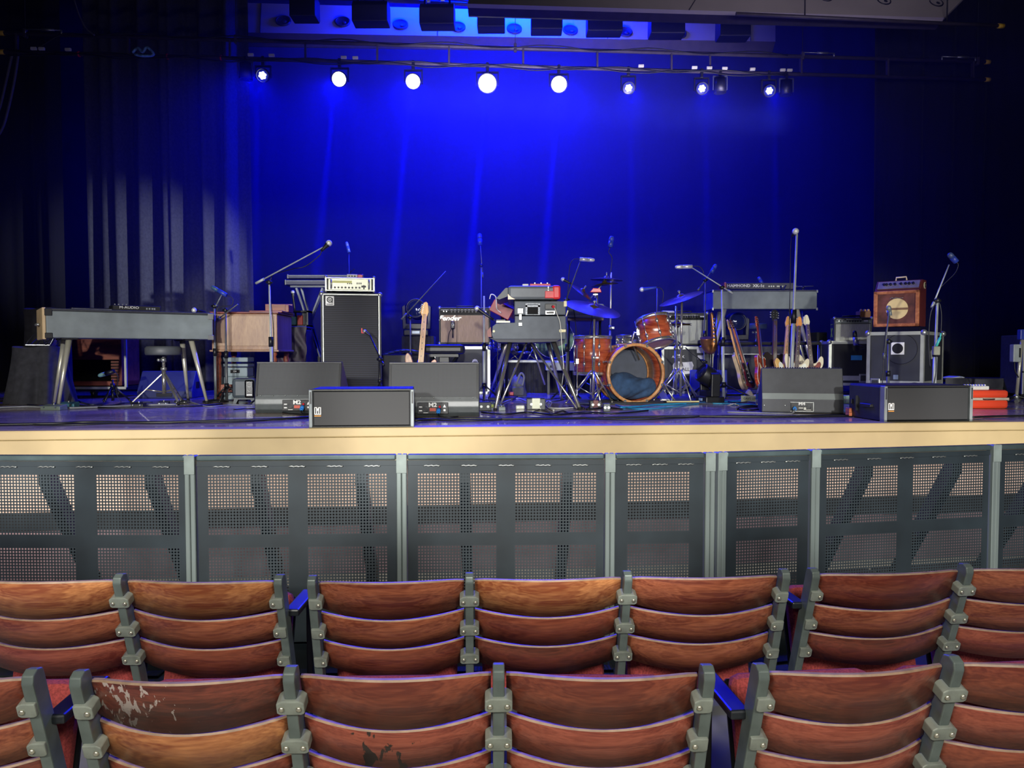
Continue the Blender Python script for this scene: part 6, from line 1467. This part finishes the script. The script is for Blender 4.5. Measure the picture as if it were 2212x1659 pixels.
# ropes at the upper left
for lab,pts,Y in (('thick grey rope curving down at the left edge',[(40,115),(28,190),(8,270),(-10,300)],9.9),('thin grey rope left of the thick one at the left edge',[(26,118),(12,180),(0,230),(-12,260)],9.9),('dark cable dropping to the left part of the lighting ladder',[(158,-10),(170,30),(185,60),(204,76)],9.8)):
    one('hanging_rope',lab,'rope',mat('grey rope','5b5a62',.8),lambda b:b.tube(curve([at(x,y,Y) for x,y in pts],6),.016 if 'thick' in lab else .009,8))
# ================================================================ light
w=bpy.data.worlds.new('w'); sc.world=w; w.use_nodes=True; bg=w.node_tree.nodes['Background']; bg.inputs[0].default_value=(.5,.55,.8,1); bg.inputs[1].default_value=.012
def lamp(kind,loc,tgt,en,col,**k):
    l=bpy.data.lights.new('lamp',kind); l.energy=en; l.color=col
    for a,b in k.items(): setattr(l,a,b)
    o=bpy.data.objects.new('lamp',l); COL.objects.link(o); o.location=loc; o.rotation_euler=(V(tgt)-V(loc)).to_track_quat('-Z','Y').to_euler(); return o
WARM=(1,.95,.86)
for x,e in ((-1.9,690),(1.5,640)): lamp('SPOT',(x,-2.3,3.7),(x*.75,2.9,.35),e,WARM,spot_size=R(76),spot_blend=.45,shadow_soft_size=.45)
for x,tx,e,a in ((-4.0,-3.35,2700,21),(-2.2,-1.6,2500,25),(.2,.4,2500,25),(3,2.5,2500,25),(5.6,4.5,2300,21)):
    lamp('SPOT',(x*.8,-2.6,2.6),(tx,7.4,ZS+.12),e*.74,(1,.99,.95),spot_size=R(a),spot_blend=.4,shadow_soft_size=.12)
BLUE=(.0,.006,1)
for i,(px,py,k) in enumerate(LAMPS):
    p=lampw(px,py)
    lamp('SPOT',p+V((0,-.25,-.10)),p+V((-.36 if 0<i<5 else 0,-.5,-4)),48000*k,BLUE,spot_size=R(4),spot_blend=.9,shadow_soft_size=.03)  # narrow spots added beside the wash lamps to draw streaks in the haze
    lamp('SPOT',p+V((0,-.27,-.12)),p+V((0,-1.9,-3)),700*k,BLUE,spot_size=R(105),spot_blend=.5,shadow_soft_size=.08)
for x,e in ((-1.3,550),(-.3,1300),(.7,900)):
    lamp('AREA',(x,11.9,7.2),(x*1.1,14.6,2.6),e*.6,BLUE,shape='RECTANGLE',size=1.6,size_y=.6)  # unseen lamps added above to wash the backdrop and haze blue
lamp('SPOT',(1.4,7.3,2.85),(-5.0,10.8,2.85),2100,(.8,.84,1),spot_size=R(20),spot_blend=1,shadow_soft_size=.06)
lamp('AREA',(1.2,9.7,4.6),(.8,12.0,5.8),60,(.75,.68,1),shape='RECTANGLE',size=5,size_y=.3,spread=R(80))  # unseen lavender lamp added to brighten the long overhead panel
lamp('AREA',(3.2,5.5,4.4),(3.4,9.2,6.1),13,(.8,.72,1),shape='RECTANGLE',size=3,size_y=.3,spread=R(80))  # another unseen lamp, added for the upper right panel
for x in (-3.2,0,3.2): lamp('AREA',(x,4.62+.0966*x,.95),(x,5.9+.0966*x,.72),13,(1,.9,.84),shape='RECTANGLE',size=2.6,size_y=.05)  # unseen pit lamps added to light the stage front behind the barrier holes
# haze over and behind the gear
m=bpy.data.materials.new('stage haze'); m.use_nodes=True; nt=m.node_tree; nt.nodes.clear()
ou=nt.nodes.new('ShaderNodeOutputMaterial'); vs=nt.nodes.new('ShaderNodeVolumeScatter'); vs.inputs['Density'].default_value=.035; vs.inputs['Anisotropy'].default_value=0.1; vs.inputs['Color'].default_value=(.10,.13,1,1)  # smoke is white; the blue light is put into its scatter colour
nt.links.new(vs.outputs[0],ou.inputs['Volume'])
hz=one('stage_haze','thin smoke haze hanging over and behind the gear, glowing blue','haze',m,lambda b:b.prism([(7.9,3.5),(11.3,ZS+.02),(14.4,ZS+.02),(14.4,7.8),(7.9,7.8)],-8.5,8.2,ax='x'),kind='stuff')
sc.view_settings.view_transform='Standard'; sc.view_settings.look='None'; sc.view_settings.exposure=0
cy=sc.cycles; cy.use_denoising=True
try: cy.denoiser='OPENIMAGEDENOISE'
except Exception: pass
cy.use_adaptive_sampling=True; cy.adaptive_threshold=.025; cy.adaptive_min_samples=16
cy.max_bounces=5; cy.diffuse_bounces=2; cy.glossy_bounces=3; cy.transmission_bounces=4; cy.transparent_max_bounces=12; cy.volume_bounces=0
cy.sample_clamp_indirect=4; cy.caustics_reflective=False; cy.caustics_refractive=False
